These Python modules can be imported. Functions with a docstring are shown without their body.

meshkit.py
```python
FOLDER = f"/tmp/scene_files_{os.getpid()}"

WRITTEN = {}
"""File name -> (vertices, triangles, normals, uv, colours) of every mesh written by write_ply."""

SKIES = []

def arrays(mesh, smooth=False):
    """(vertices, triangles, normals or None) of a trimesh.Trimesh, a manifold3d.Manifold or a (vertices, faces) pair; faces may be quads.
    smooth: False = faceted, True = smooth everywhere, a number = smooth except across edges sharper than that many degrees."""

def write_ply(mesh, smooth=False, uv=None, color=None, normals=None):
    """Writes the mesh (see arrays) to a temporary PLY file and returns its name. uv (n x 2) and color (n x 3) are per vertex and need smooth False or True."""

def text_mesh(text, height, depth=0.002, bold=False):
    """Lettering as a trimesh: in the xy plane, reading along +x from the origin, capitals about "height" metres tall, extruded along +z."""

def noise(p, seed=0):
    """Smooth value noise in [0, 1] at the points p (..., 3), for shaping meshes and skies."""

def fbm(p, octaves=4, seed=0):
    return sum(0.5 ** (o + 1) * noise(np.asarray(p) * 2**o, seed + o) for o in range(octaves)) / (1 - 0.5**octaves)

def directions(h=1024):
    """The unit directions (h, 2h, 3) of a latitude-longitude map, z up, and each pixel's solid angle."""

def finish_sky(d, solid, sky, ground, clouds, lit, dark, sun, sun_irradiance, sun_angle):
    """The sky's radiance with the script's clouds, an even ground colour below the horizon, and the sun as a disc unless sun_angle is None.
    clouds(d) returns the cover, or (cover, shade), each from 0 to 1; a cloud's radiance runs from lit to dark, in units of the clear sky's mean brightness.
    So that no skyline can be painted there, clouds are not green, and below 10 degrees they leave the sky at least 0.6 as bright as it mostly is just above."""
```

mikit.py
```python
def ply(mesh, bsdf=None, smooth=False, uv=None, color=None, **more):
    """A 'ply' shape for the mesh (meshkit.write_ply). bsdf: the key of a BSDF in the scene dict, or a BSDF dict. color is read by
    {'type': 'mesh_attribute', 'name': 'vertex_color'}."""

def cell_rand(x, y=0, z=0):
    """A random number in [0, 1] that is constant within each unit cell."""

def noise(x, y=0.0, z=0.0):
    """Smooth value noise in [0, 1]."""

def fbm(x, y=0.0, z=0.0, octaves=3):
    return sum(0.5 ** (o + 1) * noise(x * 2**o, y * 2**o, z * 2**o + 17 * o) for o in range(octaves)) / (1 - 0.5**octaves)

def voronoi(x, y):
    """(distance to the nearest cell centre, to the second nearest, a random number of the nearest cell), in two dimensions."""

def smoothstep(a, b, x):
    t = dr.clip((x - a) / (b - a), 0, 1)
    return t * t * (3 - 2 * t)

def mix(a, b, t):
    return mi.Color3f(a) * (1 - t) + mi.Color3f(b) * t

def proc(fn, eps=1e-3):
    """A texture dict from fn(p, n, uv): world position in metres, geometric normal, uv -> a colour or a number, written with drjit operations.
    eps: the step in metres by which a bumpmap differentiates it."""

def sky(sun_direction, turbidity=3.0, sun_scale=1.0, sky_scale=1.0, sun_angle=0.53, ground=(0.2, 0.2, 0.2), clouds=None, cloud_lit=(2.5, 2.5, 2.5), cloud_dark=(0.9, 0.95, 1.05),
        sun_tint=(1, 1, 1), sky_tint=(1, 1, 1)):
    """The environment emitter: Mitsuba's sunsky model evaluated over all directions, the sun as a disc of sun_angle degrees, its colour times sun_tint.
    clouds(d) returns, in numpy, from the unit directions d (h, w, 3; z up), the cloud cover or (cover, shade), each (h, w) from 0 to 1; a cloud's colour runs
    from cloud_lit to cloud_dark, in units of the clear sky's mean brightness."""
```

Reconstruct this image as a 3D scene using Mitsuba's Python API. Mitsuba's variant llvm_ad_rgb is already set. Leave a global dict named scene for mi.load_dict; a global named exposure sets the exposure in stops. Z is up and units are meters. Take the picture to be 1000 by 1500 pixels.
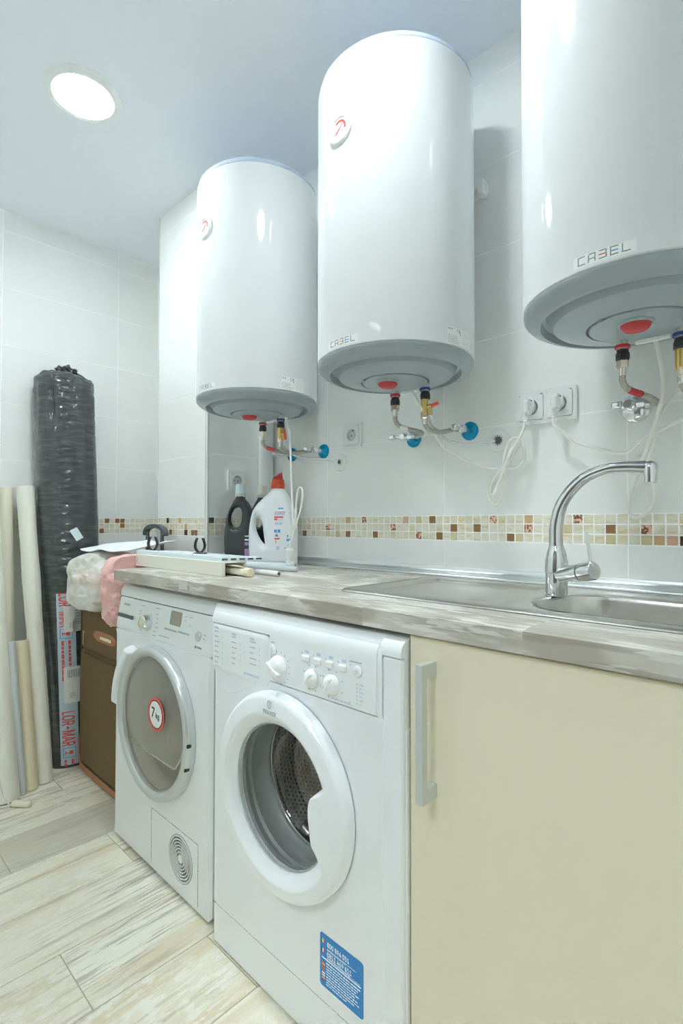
import math, random
import numpy as np, trimesh, shapely
import shapely.geometry as sg
from shapely import affinity
from scipy.spatial import Delaunay
import drjit as dr
import mitsuba as mi
import mikit, meshkit
from mikit import proc, noise, fbm, cell_rand, smoothstep, mix, voronoi

T = mi.ScalarTransform4f
random.seed(7)
scene, labels = {}, {}

# ------------------------------------------------------------------ camera, lights, exposure
CAM = np.array([2.5621, -1.3256, 1.0333]); YAW, PITCH, ROLL, FPX = 0.7631, 0.0216, 0.0010, 758.17
cy_, sy_, cp_, sp_ = math.cos(YAW), math.sin(YAW), math.cos(PITCH), math.sin(PITCH)
FWD = np.array([-sy_ * cp_, cy_ * cp_, sp_]); RGT = np.array([cy_, sy_, 0.0]); UPV = np.cross(RGT, FWD)
UPV = -math.sin(ROLL) * RGT + math.cos(ROLL) * UPV
scene['camera'] = {'type': 'perspective', 'fov': 2 * math.degrees(math.atan(500 / FPX)), 'fov_axis': 'x', 'near_clip': 0.02,
                   'to_world': T().look_at(origin=CAM.tolist(), target=(CAM + FWD).tolist(), up=UPV.tolist())}
exposure = 2.0
LAMP_RADIANCE = [23.4, 25.4, 26.1]          # each of the two round ceiling panels (see ceiling_light)
HALL_FILL = [5.2, 5.75, 6.1]         # cool fill panel added out of view, brightening the room through the doorway
LAMPS = [(0.875, -0.733), (1.865, -0.722)]
LAMP_R = 0.086

# ------------------------------------------------------------------ room measures (metres; x along the heater wall, y into it, z up)
ZC, ZM, TH, HM = 2.376, 1.0563, 0.2468, 0.0733     # ceiling, top of the mosaic, tile height, mosaic height
MW, MJ0, FJ0 = 0.4946, 1.223, -0.744               # tile width and joints
XR, YL = 2.78, -1.50                               # front and left walls, outside the view
PX0, PX1, PY = 0.416, 0.817, -0.25                 # pillar
ZCT, TCT, YC = 0.8792, 0.0365, -0.598              # worktop

# ------------------------------------------------------------------ materials
def srgb(h):
    h = h.lstrip('#'); c = [int(h[i:i + 2], 16) / 255 for i in (0, 2, 4)]
    return [x / 12.92 if x <= 0.04045 else ((x + 0.055) / 1.055) ** 2.4 for x in c]
def rgb(c): return {'type': 'rgb', 'value': list(c)}
def mat(name, color, rough=0.4, metal=0.0, spec=0.5, bump=None, scale=1.0, **more):
    tex = color if isinstance(color, dict) else rgb(color)
    b = {'type': 'principled', 'base_color': tex, 'roughness': rough, 'metallic': metal, **more}
    if metal < 0.5: b['specular'] = spec
    if bump is not None: b = {'type': 'bumpmap', 'arbitrary': bump, 'scale': scale, 'bsdf': b}
    scene['mat_' + name] = {'type': 'twosided', 'bsdf': b}

def tile_bump(p, n, uv):      # fine horizontal ripple pressed into the glaze
    w = noise(p.x * 9 + p.y * 9, p.z * 60, 3.0)
    return 0.0002 * dr.sin(p.z * 900 + 3.0 * w) * smoothstep(0.25, 0.8, w)
mat('tile', [0.85, 0.87, 0.85], 0.16, spec=0.5, bump=proc(tile_bump, 5e-4))
mat('grout', [0.97, 0.97, 0.955], 0.8, spec=0.2)
mat('ceiling', [0.80, 0.835, 0.875], 0.9, spec=0.1)
mat('plaster', [0.86, 0.87, 0.86], 0.8, spec=0.2)
mat('hall_paint', [0.22, 0.21, 0.19], 0.8, spec=0.2)  # kept dark to give the chrome something dark to reflect
mat('dark_wood', [0.10, 0.06, 0.035], 0.4)

def stone(p, n, uv):
    a = fbm((p.x + p.y) * 60, p.z * 160, 5.0, 3)
    r = cell_rand(dr.floor((p.x - 1.0879 + p.y) / 0.025), dr.floor(p.z / 0.0244), 4)
    c = mix([0.78, 0.75, 0.61], [0.62, 0.53, 0.30], smoothstep(0.4, 0.8, a) * (0.25 + 0.75 * r))
    c = mix(c, [0.74, 0.60, 0.34], 0.6 * smoothstep(0.72, 0.95, r) * smoothstep(0.3, 0.6, a))
    return mix(c, [0.82, 0.80, 0.70], 0.45 * cell_rand(dr.floor((p.x - 1.0879 + p.y) / 0.025), dr.floor(p.z / 0.0244), 9))
mat('mosaic_cream', proc(stone), 0.2)
mat('mosaic_olive', [0.60, 0.54, 0.32], 0.2)
mat('mosaic_tan', [0.58, 0.40, 0.20], 0.2)
mat('mosaic_brown', [0.28, 0.15, 0.055], 0.15)
mat('mosaic_dark', [0.085, 0.05, 0.03], 0.12)
mat('mosaic_pink', [0.66, 0.44, 0.30], 0.2)
def coppery(p, n, uv):
    a = fbm((p.x + p.y) * 190, p.z * 190, 2.0, 2)
    return mix([0.24, 0.11, 0.06], [0.86, 0.58, 0.42], smoothstep(0.42, 0.56, a))
def copper_bump(p, n, uv):
    return 0.001 * fbm((p.x + p.y) * 190, p.z * 190, 2.0, 2)
mat('mosaic_copper', proc(coppery), 0.3, 0.55, bump=proc(copper_bump, 4e-4))

def plank(p, n, uv):
    i = dr.floor((p.x - 0.584) / 0.206)
    j = dr.floor((p.y + 0.604 - 0.2745 * (i - 3 * dr.floor(i / 3) - 1)) / 0.823)
    r, r2, r3 = cell_rand(i, j, 1), cell_rand(i, j, 2), cell_rand(i, j, 3)
    g = fbm(p.x * 60 + r * 31, p.y * 3.6 + r2 * 17, r * 9, 4)
    f = fbm(p.x * 190 + r * 11, p.y * 11 + r3 * 5, 2.0, 3)
    b = fbm(p.x * 8 + r2 * 23, p.y * 3.5 + r * 13, 4.0, 3)
    w = fbm(p.x * 120 + r3 * 7, p.y * 34, 8.0, 3)
    t = fbm(p.x * 22 + r3 * 5, p.y * 1.8 + r * 19, 3.0, 3)
    c = mix([0.775, 0.735, 0.59], [0.86, 0.835, 0.725], smoothstep(0.3, 0.7, b))
    c = mix(c, [0.66, 0.56, 0.37], 0.55 * smoothstep(0.52, 0.74, t))
    c = mix(c, [0.47, 0.41, 0.30], 0.55 * smoothstep(0.53, 0.70, g))
    c = mix(c, [0.36, 0.335, 0.27], 0.60 * smoothstep(0.50, 0.66, f) * smoothstep(0.50, 0.66, b))
    c = mix(c, [0.88, 0.87, 0.80], 0.60 * smoothstep(0.48, 0.62, w) * smoothstep(0.50, 0.34, b))
    c = c * (0.94 + 0.10 * noise(p.x * 420, p.y * 260, 1.0))
    grey = dr.select(dr.abs(i - 0) < 0.5, 0.62, 0.18 * smoothstep(0.7, 0.95, r3))
    return mix(c, mix([0.43, 0.42, 0.345], [0.62, 0.605, 0.52], f), grey)
mat('plank', proc(plank), 0.42, spec=0.4)
mat('floor_grout', [0.40, 0.37, 0.29], 0.8)

def laminate(p, n, uv):
    lam = dr.floor((p.x - 0.06) / 0.31)
    r = cell_rand(lam, 3, 1)
    y = p.y + p.z
    g = fbm(p.x * 5 + r * 19, y * 75 + r * 7, 1.0, 4)
    f = fbm(p.x * 22, y * 170 + r * 3, 6.0, 3)
    b = fbm(p.x * 7 + 3, y * 16 + r * 5, 9.0, 3)
    c = mix([0.40, 0.375, 0.32], [0.52, 0.50, 0.45], smoothstep(0.38, 0.62, b))
    c = mix(c, [0.30, 0.27, 0.22], 0.55 * smoothstep(0.52, 0.70, g))
    return mix(c, [0.70, 0.695, 0.655], 0.70 * smoothstep(0.50, 0.64, f) * smoothstep(0.40, 0.62, g * 0.4 + b * 0.6))
mat('laminate', proc(laminate), 0.38)
mat('beige', [0.75, 0.705, 0.535], 0.42, spec=0.4)
mat('carcass', [0.60, 0.57, 0.45], 0.6)
mat('aluminium', [0.62, 0.65, 0.635], 0.38, 0.55)
mat('enamel', [0.71, 0.735, 0.74], 0.07, spec=0.5)
mat('abs_grey', [0.33, 0.385, 0.405], 0.30)
mat('abs_light', [0.47, 0.54, 0.64], 0.35)
mat('white_plastic', [0.80, 0.82, 0.81], 0.30)
mat('appliance', [0.78, 0.815, 0.835], 0.26)
mat('appliance_panel', [0.78, 0.825, 0.835], 0.30)
mat('door_white', [0.80, 0.84, 0.86], 0.20)
mat('seam', [0.22, 0.25, 0.25], 0.7)
mat('silver', [0.62, 0.66, 0.655], 0.28, 0.6)
mat('chrome', [0.78, 0.80, 0.81], 0.05, 1.0)
mat('steel', [0.73, 0.725, 0.69], 0.27, 1.0)
mat('steel_strip', [0.74, 0.78, 0.79], 0.30, 0.9)
mat('brass', [0.62, 0.47, 0.17], 0.25, 0.9)
mat('nut', [0.74, 0.68, 0.55], 0.22, 0.9)
def braid(p, n, uv):
    return mix([0.36, 0.345, 0.29], [0.58, 0.56, 0.49], noise(p.x * 700, p.y * 700, p.z * 700))
mat('braid', proc(braid), 0.35, 0.6)
mat('black', [0.022, 0.024, 0.03], 0.32)
mat('dark_grey', [0.085, 0.095, 0.10], 0.35)
mat('red', [0.52, 0.045, 0.05], 0.3)
mat('orange_red', [0.68, 0.08, 0.03], 0.3)
mat('blue_dark', [0.03, 0.06, 0.22], 0.35)
mat('blue_film', [0.0, 0.30, 0.52], 0.10, 0.35)
mat('cable', [0.83, 0.83, 0.785], 0.4)
mat('hose_clear', [0.70, 0.745, 0.74], 0.25)
mat('socket_grey', [0.62, 0.65, 0.65], 0.35)
mat('text_grey', [0.26, 0.29, 0.32], 0.5)
mat('text_mid', [0.44, 0.47, 0.50], 0.5)
mat('text_black', [0.02, 0.02, 0.025], 0.5)
mat('text_blue', [0.10, 0.30, 0.62], 0.5)
mat('text_pale', [0.52, 0.60, 0.75], 0.5)
mat('text_red', [0.72, 0.10, 0.09], 0.5)
mat('text_white', [0.86, 0.90, 0.92], 0.5)
mat('paper', [0.80, 0.81, 0.79], 0.6)
mat('sticker_blue', [0.015, 0.21, 0.55], 0.35)
mat('flag_green', [0.03, 0.30, 0.14], 0.5)
mat('flag_yellow', [0.78, 0.50, 0.10], 0.5)
mat('pale_blue', [0.66, 0.765, 0.80], 0.35)
mat('tape_blue', [0.52, 0.63, 0.72], 0.35)
mat('violet', [0.38, 0.25, 0.46], 0.5)
mat('cream', [0.78, 0.76, 0.63], 0.5)
mat('cream_warm', [0.79, 0.72, 0.53], 0.6)
mat('ivory', [0.80, 0.80, 0.71], 0.5)
mat('slate_blue', [0.56, 0.60, 0.61], 0.5)
mat('display', [0.32, 0.31, 0.25], 0.15)
mat('knob_face', [0.60, 0.55, 0.40], 0.3)
def film(p, n, uv):
    return mix([0.046, 0.053, 0.055], [0.075, 0.085, 0.084], smoothstep(0.4, 0.8, fbm(p.y * 22 + p.x * 15, p.z * 120, 1.0, 3)))
mat('film', proc(film), 0.17, spec=0.8)
def weave(p, n, uv):
    a = noise((p.x + p.y) * 900, p.z * 900, 0.0)
    return mix([0.125, 0.082, 0.04], [0.215, 0.155, 0.085], a)
mat('canvas', proc(weave), 0.75, spec=0.2)
mat('canvas_dark', [0.10, 0.068, 0.036], 0.7)
mat('leather', [0.44, 0.20, 0.095], 0.5)
def plush_bump(p, n, uv): return 0.006 * fbm(p.x * 120, p.y * 120, p.z * 120, 3)
def plush_pink(p, n, uv): return mix([0.78, 0.42, 0.40], [0.86, 0.60, 0.57], fbm(p.x * 34, p.y * 34, p.z * 34, 3))
mat('plush_pink', proc(plush_pink), 0.9, spec=0.1, bump=proc(plush_bump, 8e-4))
def plush_pale(p, n, uv):
    c = mix([0.63, 0.615, 0.55], [0.81, 0.81, 0.775], smoothstep(0.3, 0.6, fbm(p.x * 20, p.y * 20, p.z * 26, 3)))
    return mix(c, [0.80, 0.62, 0.51], 0.55 * smoothstep(0.55, 0.70, fbm(p.x * 11 + 4, p.y * 11, p.z * 11, 2)))
mat('plush_pale', proc(plush_pale), 0.35, spec=0.6, bump=proc(plush_bump, 8e-4))
mat('sheet_white', [0.80, 0.83, 0.86], 0.55)
mat('bottle_dark', [0.050, 0.056, 0.058], 0.20)
mat('bottle_white', [0.85, 0.88, 0.90], 0.20)
mat('pale_rim', [0.76, 0.78, 0.74], 0.3)
mat('rubber_grey', [0.34, 0.375, 0.36], 0.4)
mat('drum', [0.60, 0.58, 0.53], 0.33, 0.6)
mat('drum_plain', [0.74, 0.72, 0.64], 0.45)
scene['mat_frosted'] = {'type': 'blendbsdf', 'weight': 0.34, 'b0': {'type': 'thindielectric', 'int_ior': 1.5}, 'b1': {'type': 'twosided', 'bsdf': {'type': 'diffuse', 'reflectance': rgb([0.66, 0.68, 0.64])}}}
mat('clothes', [0.60, 0.50, 0.58], 0.9)
scene['mat_glass'] = {'type': 'thindielectric', 'int_ior': 1.5}
scene['mat_smoked'] = {'type': 'thindielectric', 'int_ior': 1.5, 'specular_transmittance': rgb([0.80, 0.80, 0.75])}
scene['mat_clear_plastic'] = {'type': 'twosided', 'bsdf': {'type': 'principled', 'base_color': rgb([0.58, 0.575, 0.53]), 'roughness': 0.12}}

# ------------------------------------------------------------------ mesh helpers
def cat(*ms): return trimesh.util.concatenate([m for m in ms])
def bev(sx, sy, sz, r):
    """A box with chamfered edges, centred."""
    r = min(r, sx * .49, sy * .49, sz * .49); pts = []
    for a in (-1, 1):
        for b in (-1, 1):
            for c in (-1, 1):
                x, y, z = a * sx / 2, b * sy / 2, c * sz / 2
                pts += [[x - a * r, y - b * r, z], [x - a * r, y, z - c * r], [x, y - b * r, z - c * r]]
    return trimesh.convex.convex_hull(np.array(pts))
def box(x0, x1, y0, y1, z0, z1, r=0.002):
    m = bev(x1 - x0, y1 - y0, z1 - z0, r); m.apply_translation([(x0 + x1) / 2, (y0 + y1) / 2, (z0 + z1) / 2]); return m
_ICO = trimesh.creation.icosphere(subdivisions=2).vertices
def rbox(x0, x1, y0, y1, z0, z1, r):
    pts = np.concatenate([_ICO * r + [x, y, z] for x in (x0 + r, x1 - r) for y in (y0 + r, y1 - r) for z in (z0 + r, z1 - r)])
    return trimesh.convex.convex_hull(pts)
def frame(o, ex, ey, ez=None):
    ex, ey = np.asarray(ex, float), np.asarray(ey, float); ex = ex / np.linalg.norm(ex)
    ez = np.cross(ex, ey) if ez is None else np.asarray(ez, float); ez = ez / np.linalg.norm(ez); ey = np.cross(ez, ex)
    M = np.eye(4); M[:3, 0], M[:3, 1], M[:3, 2], M[:3, 3] = ex, ey, ez, o; return M
def xf(m, M): m = m.copy(); m.apply_transform(M); return m
def along(p, d):
    """Frame at p whose z axis is d."""
    d = np.asarray(d, float) / np.linalg.norm(d); a = [0, 0, 1] if abs(d[2]) < .9 else [1, 0, 0]
    ex = np.cross(a, d); return frame(p, ex, np.cross(d, ex), d)
def FR(x, yp, z): return frame([x, yp, z], [1, 0, 0], [0, 0, 1])       # local x,y,z -> +X, +Z, -Y: a face looking at the room
def lathe(prof, n=64, M=None, a0=0.0, a1=2 * math.pi):
    """Surface of revolution about z; prof = [(r, z)...] from bottom outside to top when the outside is to the right."""
    prof = np.array(prof, float); full = abs(a1 - a0 - 2 * math.pi) < 1e-6
    a = np.linspace(a0, a1, n + 1)[:-1] if full else np.linspace(a0, a1, n + 1); k, m = len(prof), len(a)
    v = np.stack([np.outer(prof[:, 0], np.cos(a)), np.outer(prof[:, 0], np.sin(a)), np.repeat(prof[:, 1:2], m, 1)], -1).reshape(-1, 3)
    i, j = np.meshgrid(np.arange(k - 1), np.arange(m if full else m - 1), indexing='ij'); j2 = (j + 1) % m
    f = np.stack([i * m + j, i * m + j2, (i + 1) * m + j2, (i + 1) * m + j], -1).reshape(-1, 4)
    mesh = trimesh.Trimesh(v, np.vstack([f[:, [0, 1, 2]], f[:, [0, 2, 3]]]), process=False)
    mesh.merge_vertices(); mesh.update_faces(mesh.nondegenerate_faces())
    if M is not None: mesh.apply_transform(M)
    return mesh
def spline(pts, step=0.006):
    p = np.asarray(pts, float)
    if len(p) < 3: return p
    q = np.vstack([2 * p[0] - p[1], p, 2 * p[-1] - p[-2]]); out = []
    for i in range(1, len(q) - 2):
        a, b, c, d = q[i - 1:i + 3]; n = max(2, int(np.linalg.norm(c - b) / step)); t = np.linspace(0, 1, n, endpoint=False)[:, None]
        out.append(0.5 * (2 * b + (c - a) * t + (2 * a - 5 * b + 4 * c - d) * t ** 2 + (3 * b - a - 3 * c + d) * t ** 3))
    return np.vstack(out + [p[-1:]])
def tube(pts, r, n=10, step=0.006, smooth=True):
    p = spline(pts, step) if smooth else np.asarray(pts, float)
    r = np.interp(np.linspace(0, 1, len(p)), np.linspace(0, 1, len(np.atleast_1d(r))), np.atleast_1d(r)) if np.ndim(r) else np.full(len(p), r)
    t = np.gradient(p, axis=0); t /= np.linalg.norm(t, axis=1, keepdims=True) + 1e-12
    u = np.cross(t[0], [0, 0, 1] if abs(t[0][2]) < .9 else [1, 0, 0]); u /= np.linalg.norm(u); rings = []
    ang = np.arange(n) * 2 * np.pi / n
    for i in range(len(p)):
        u = u - t[i] * (u @ t[i]); u /= np.linalg.norm(u) + 1e-12; w = np.cross(t[i], u)
        rings.append(p[i] + r[i] * (np.cos(ang)[:, None] * u + np.sin(ang)[:, None] * w))
    v = np.vstack(rings + [p[:1], p[-1:]]); k = len(p); f = []
    for i in range(k - 1):
        for j in range(n):
            a, b, c, d = i * n + j, i * n + (j + 1) % n, (i + 1) * n + (j + 1) % n, (i + 1) * n + j
            f += [[a, b, c], [a, c, d]]
    for j in range(n):
        f += [[k * n, (j + 1) % n, j], [k * n + 1, (k - 1) * n + j, (k - 1) * n + (j + 1) % n]]
    return trimesh.Trimesh(v, f, process=False)
def rod(a, b, r, n=20): return tube([a, b], r, n, smooth=False)
def capped(a, b, r, c=0.002, n=24):
    """A rod with chamfered ends."""
    a, b = np.asarray(a, float), np.asarray(b, float); L = np.linalg.norm(b - a)
    return lathe([(0, 0), (r - c, 0), (r, c), (r, L - c), (r - c, L), (0, L)], n, along(a, b - a))
def hexnut(a, b, r): return capped(a, b, r, 0.0015, 6)
def ext(poly, h, M=None):
    ms = [trimesh.creation.extrude_polygon(g, h, engine='earcut') for g in getattr(poly, 'geoms', [poly]) if g.area > 1e-9]
    m = cat(*ms)
    if M is not None: m.apply_transform(M)
    return m
def rrect(x0, x1, y0, y1, r, q=6): return sg.box(x0 + r, y0 + r, x1 - r, y1 - r).buffer(r, quad_segs=q)
def plate(poly, hf, hb, res):
    """A solid over poly: top height hf(x, y, d), bottom height hb(x, y, d), d = distance to the outline."""
    pts = []
    for g in getattr(poly, 'geoms', [poly]):
        for ring in [g.exterior, *g.interiors]:
            n = max(8, int(ring.length / res)); pts += [ring.interpolate(s).coords[0] for s in np.linspace(0, ring.length, n, endpoint=False)]
    nb = len(pts); x0, y0, x1, y1 = poly.bounds
    gx, gy = np.meshgrid(np.arange(x0, x1, res), np.arange(y0, y1, res * .87)); gx = gx + (np.arange(gx.shape[0]) % 2)[:, None] * res / 2
    g = np.stack([gx.ravel(), gy.ravel()], 1); inner = poly.buffer(-res * .55)
    g = g[shapely.contains_xy(inner, g[:, 0], g[:, 1])]; p = np.vstack([np.array(pts), g])
    tri = Delaunay(p).simplices; c = p[tri].mean(1)
    tri = tri[shapely.contains_xy(poly.buffer(res * .02), c[:, 0], c[:, 1])]
    e1, e2 = p[tri[:, 1]] - p[tri[:, 0]], p[tri[:, 2]] - p[tri[:, 0]]; flip = e1[:, 0] * e2[:, 1] - e1[:, 1] * e2[:, 0] < 0
    tri[flip] = tri[flip][:, ::-1]
    d = np.r_[np.zeros(nb), shapely.distance(poly.boundary, shapely.points(g))]
    n = len(p); v = np.vstack([np.c_[p, np.broadcast_to(hf(p[:, 0], p[:, 1], d), n)], np.c_[p, np.broadcast_to(hb(p[:, 0], p[:, 1], d), n)]])
    e = np.vstack([tri[:, [0, 1]], tri[:, [1, 2]], tri[:, [2, 0]]]); key = {}
    for a, b in e: key[(a, b)] = 1
    w = [[a, b] for a, b in e if (b, a) not in key]; w = np.array(w)
    f = np.vstack([tri, tri[:, ::-1] + n, np.c_[w[:, 0], w[:, 0] + n, w[:, 1] + n], np.c_[w[:, 0], w[:, 1] + n, w[:, 1]]])
    return trimesh.Trimesh(v, f, process=False)
def text(s, h, depth=0.0004, bold=False, center=False, width=None):
    m = meshkit.text_mesh(s, h, depth, bold); b = m.bounds
    m.apply_translation([-b[0][0], 0, 0])
    if width: m.apply_scale([width / (b[1][0] - b[0][0]), 1, 1])
    if center: m.apply_translation([-m.bounds[1][0] / 2, 0, 0])
    return m
def strip(x0, x1, y0, y1, h=0.0004): return trimesh.creation.box(bounds=[[x0, y0, 0], [x1, y1, h]])

# ------------------------------------------------------------------ scene helpers
def uniq(k):
    if k not in scene and k not in labels: return k
    i = 1
    while f'{k}_{i:03d}' in scene or f'{k}_{i:03d}' in labels: i += 1
    return f'{k}_{i:03d}'
def put(key, mesh, m, smooth=30, **kw):
    key = uniq(key); scene[key] = mikit.ply(mesh, 'mat_' + m, smooth=smooth, **kw); return key
def part(parent, name, mesh, m, smooth=30, label=None, kind=None):
    key = put(parent + '__' + name, mesh, m, smooth)
    if label or kind: labels[key] = {k: v for k, v in (('label', label), ('kind', kind)) if v}
    return key
def thing(name, label, category, group=None):
    key = uniq(name); labels[key] = {'label': label, 'category': category}
    if group: labels[key]['group'] = group
    return key
def solo(name, mesh, m, label, category, group=None, smooth=30):
    key = put(name, mesh, m, smooth); labels[key] = {'label': label, 'category': category}
    if group: labels[key]['group'] = group
    return key
def struct(name, mesh, m, label, smooth=30):
    key = put(name, mesh, m, smooth); labels[key] = {'label': label, 'kind': 'structure'}; return key

# ================================================================== SETTING
struct('floor', box(-.12, XR + .1, YL - .1, .12, -.10, -.0012, .001), 'floor_grout', 'floor of long whitewashed wood-look tiles with thin brown joints')
PW, PL, J = 0.206, 0.823, 0.0012
for i in range(-3, 11):
    x0, x1 = max(0.0, .584 + i * PW), min(XR, .584 + (i + 1) * PW)
    if x1 - x0 < .01: continue
    off = -.604 + .2745 * (i % 3 - 1)
    for k in range(-3, 3):
        y0, y1 = max(YL, off + k * PL), min(0.0, off + (k + 1) * PL)
        if y1 - y0 > .02: part('floor', 'plank', box(x0 + J, x1 - J, y0 + J, y1 - J, -.010, 0.0, .0012), 'plank')

def rows(ztop_floor=0.0):
    z = [(ZM + k * TH, ZM + (k + 1) * TH) for k in range(6)] + [(ZM - HM - TH * (k + 1), ZM - HM - TH * k) for k in range(4)]
    return [(max(a, 0), min(b, ZC)) for a, b in z if min(b, ZC) - max(a, 0) > .01]
G = .0016
def tiled(wall, axis, at, u0, u1, joints, sign, zmin=0.0):
    """Tiles on a wall plane: axis 'y' (tiles face -y) or 'x' (tiles face +x)."""
    js = [u0] + [j for j in joints if u0 + .004 < j < u1 - .004] + [u1]
    for za, zb in rows():
        if zb < zmin: continue
        for a, b in zip(js[:-1], js[1:]):
            m = box(a + G, b - G, at, at + .008, za + G, zb - G, .0005) if axis == 'y' else box(at - .008, at, a + G, b - G, za + G, zb - G, .0005)
            part(wall, 'tile', m, 'tile')
CELL, CH = 0.025, HM / 3
_cache = {}
def mosaic(wall, axis, at, u0, u1, phase, accents):
    """Three rows of small stone and glass squares; accents: (position along the wall, row, kind)."""
    k0, k1 = math.floor((u0 - phase) / CELL), math.ceil((u1 - phase) / CELL)
    acc = {(math.floor((u - phase) / CELL), r): kind for u, r, kind in accents}
    for k in range(k0, k1):
        a, b = max(u0, phase + k * CELL) + .0012, min(u1, phase + (k + 1) * CELL) - .0012
        if b - a < .003: continue
        for r in range(3):
            zt = ZM - r * CH; kind = acc.get((k, r))
            if kind is None:
                q = random.random(); kind = 'cream' if q < .94 else 'olive' if q < .965 else 'tan' if q < .98 else 'cream'
            w, h, t = b - a, CH - .0026, .008
            ck = (round(w, 4), axis)
            if ck not in _cache:
                _cache[ck] = mikit.ply(bev(w, t, h, .0012) if axis == 'y' else bev(t, w, h, .0012), 'mat_mosaic_cream')
            pr = random.uniform(0, .0010) * (-1 if axis == 'y' else 1); cu, cz = (a + b) / 2, zt - CH / 2
            pos = [cu, at + t / 2 + pr, cz] if axis == 'y' else [at - t / 2 + pr, cu, cz]
            key = uniq(f'{wall}__mosaic_tile')
            scene[key] = {**_cache[ck], 'bsdf': {'type': 'ref', 'id': 'mat_mosaic_' + kind}, 'to_world': T().translate(pos)}

ry = .0005
struct('wall_right', box(-.12, XR + .1, ry, .12, -.05, ZC + .05, .001), 'grout', 'long white tiled wall behind the water heaters and worktop')
tiled('wall_right', 'y', 0.0, PX1, XR, [MJ0 + MW * k for k in range(-2, 5)], 1, .8)
AX = {446: 2, 480.7: 1}
acc_right = [(1.1004, 2, 'brown'), (1.2254, 1, 'copper'), (1.3254, 0, 'tan'), (1.3254, 2, 'brown'), (1.4004, 0, 'copper'), (1.4504, 2, 'brown'), (1.5254, 1, 'copper'),
             (1.5754, 0, 'pink'), (1.6254, 2, 'copper'), (1.6754, 0, 'brown'), (1.7004, 2, 'brown'), (1.7504, 1, 'brown'), (1.8254, 1, 'brown'), (1.8754, 0, 'copper'),
             (1.9254, 2, 'brown'), (1.9754, 1, 'copper'), (1.9754, 0, 'tan'), (2.1004, 0, 'copper'), (2.1754, 1, 'brown'), (2.2504, 1, 'copper'), (2.3004, 2, 'pink'), (2.3254, 2, 'dark'),
             (1.9504, 2, 'olive'), (2.2504, 2, 'olive'), (1.7504, 2, 'olive'), (2.4754, 0, 'brown'), (2.6004, 2, 'copper')]
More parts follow.
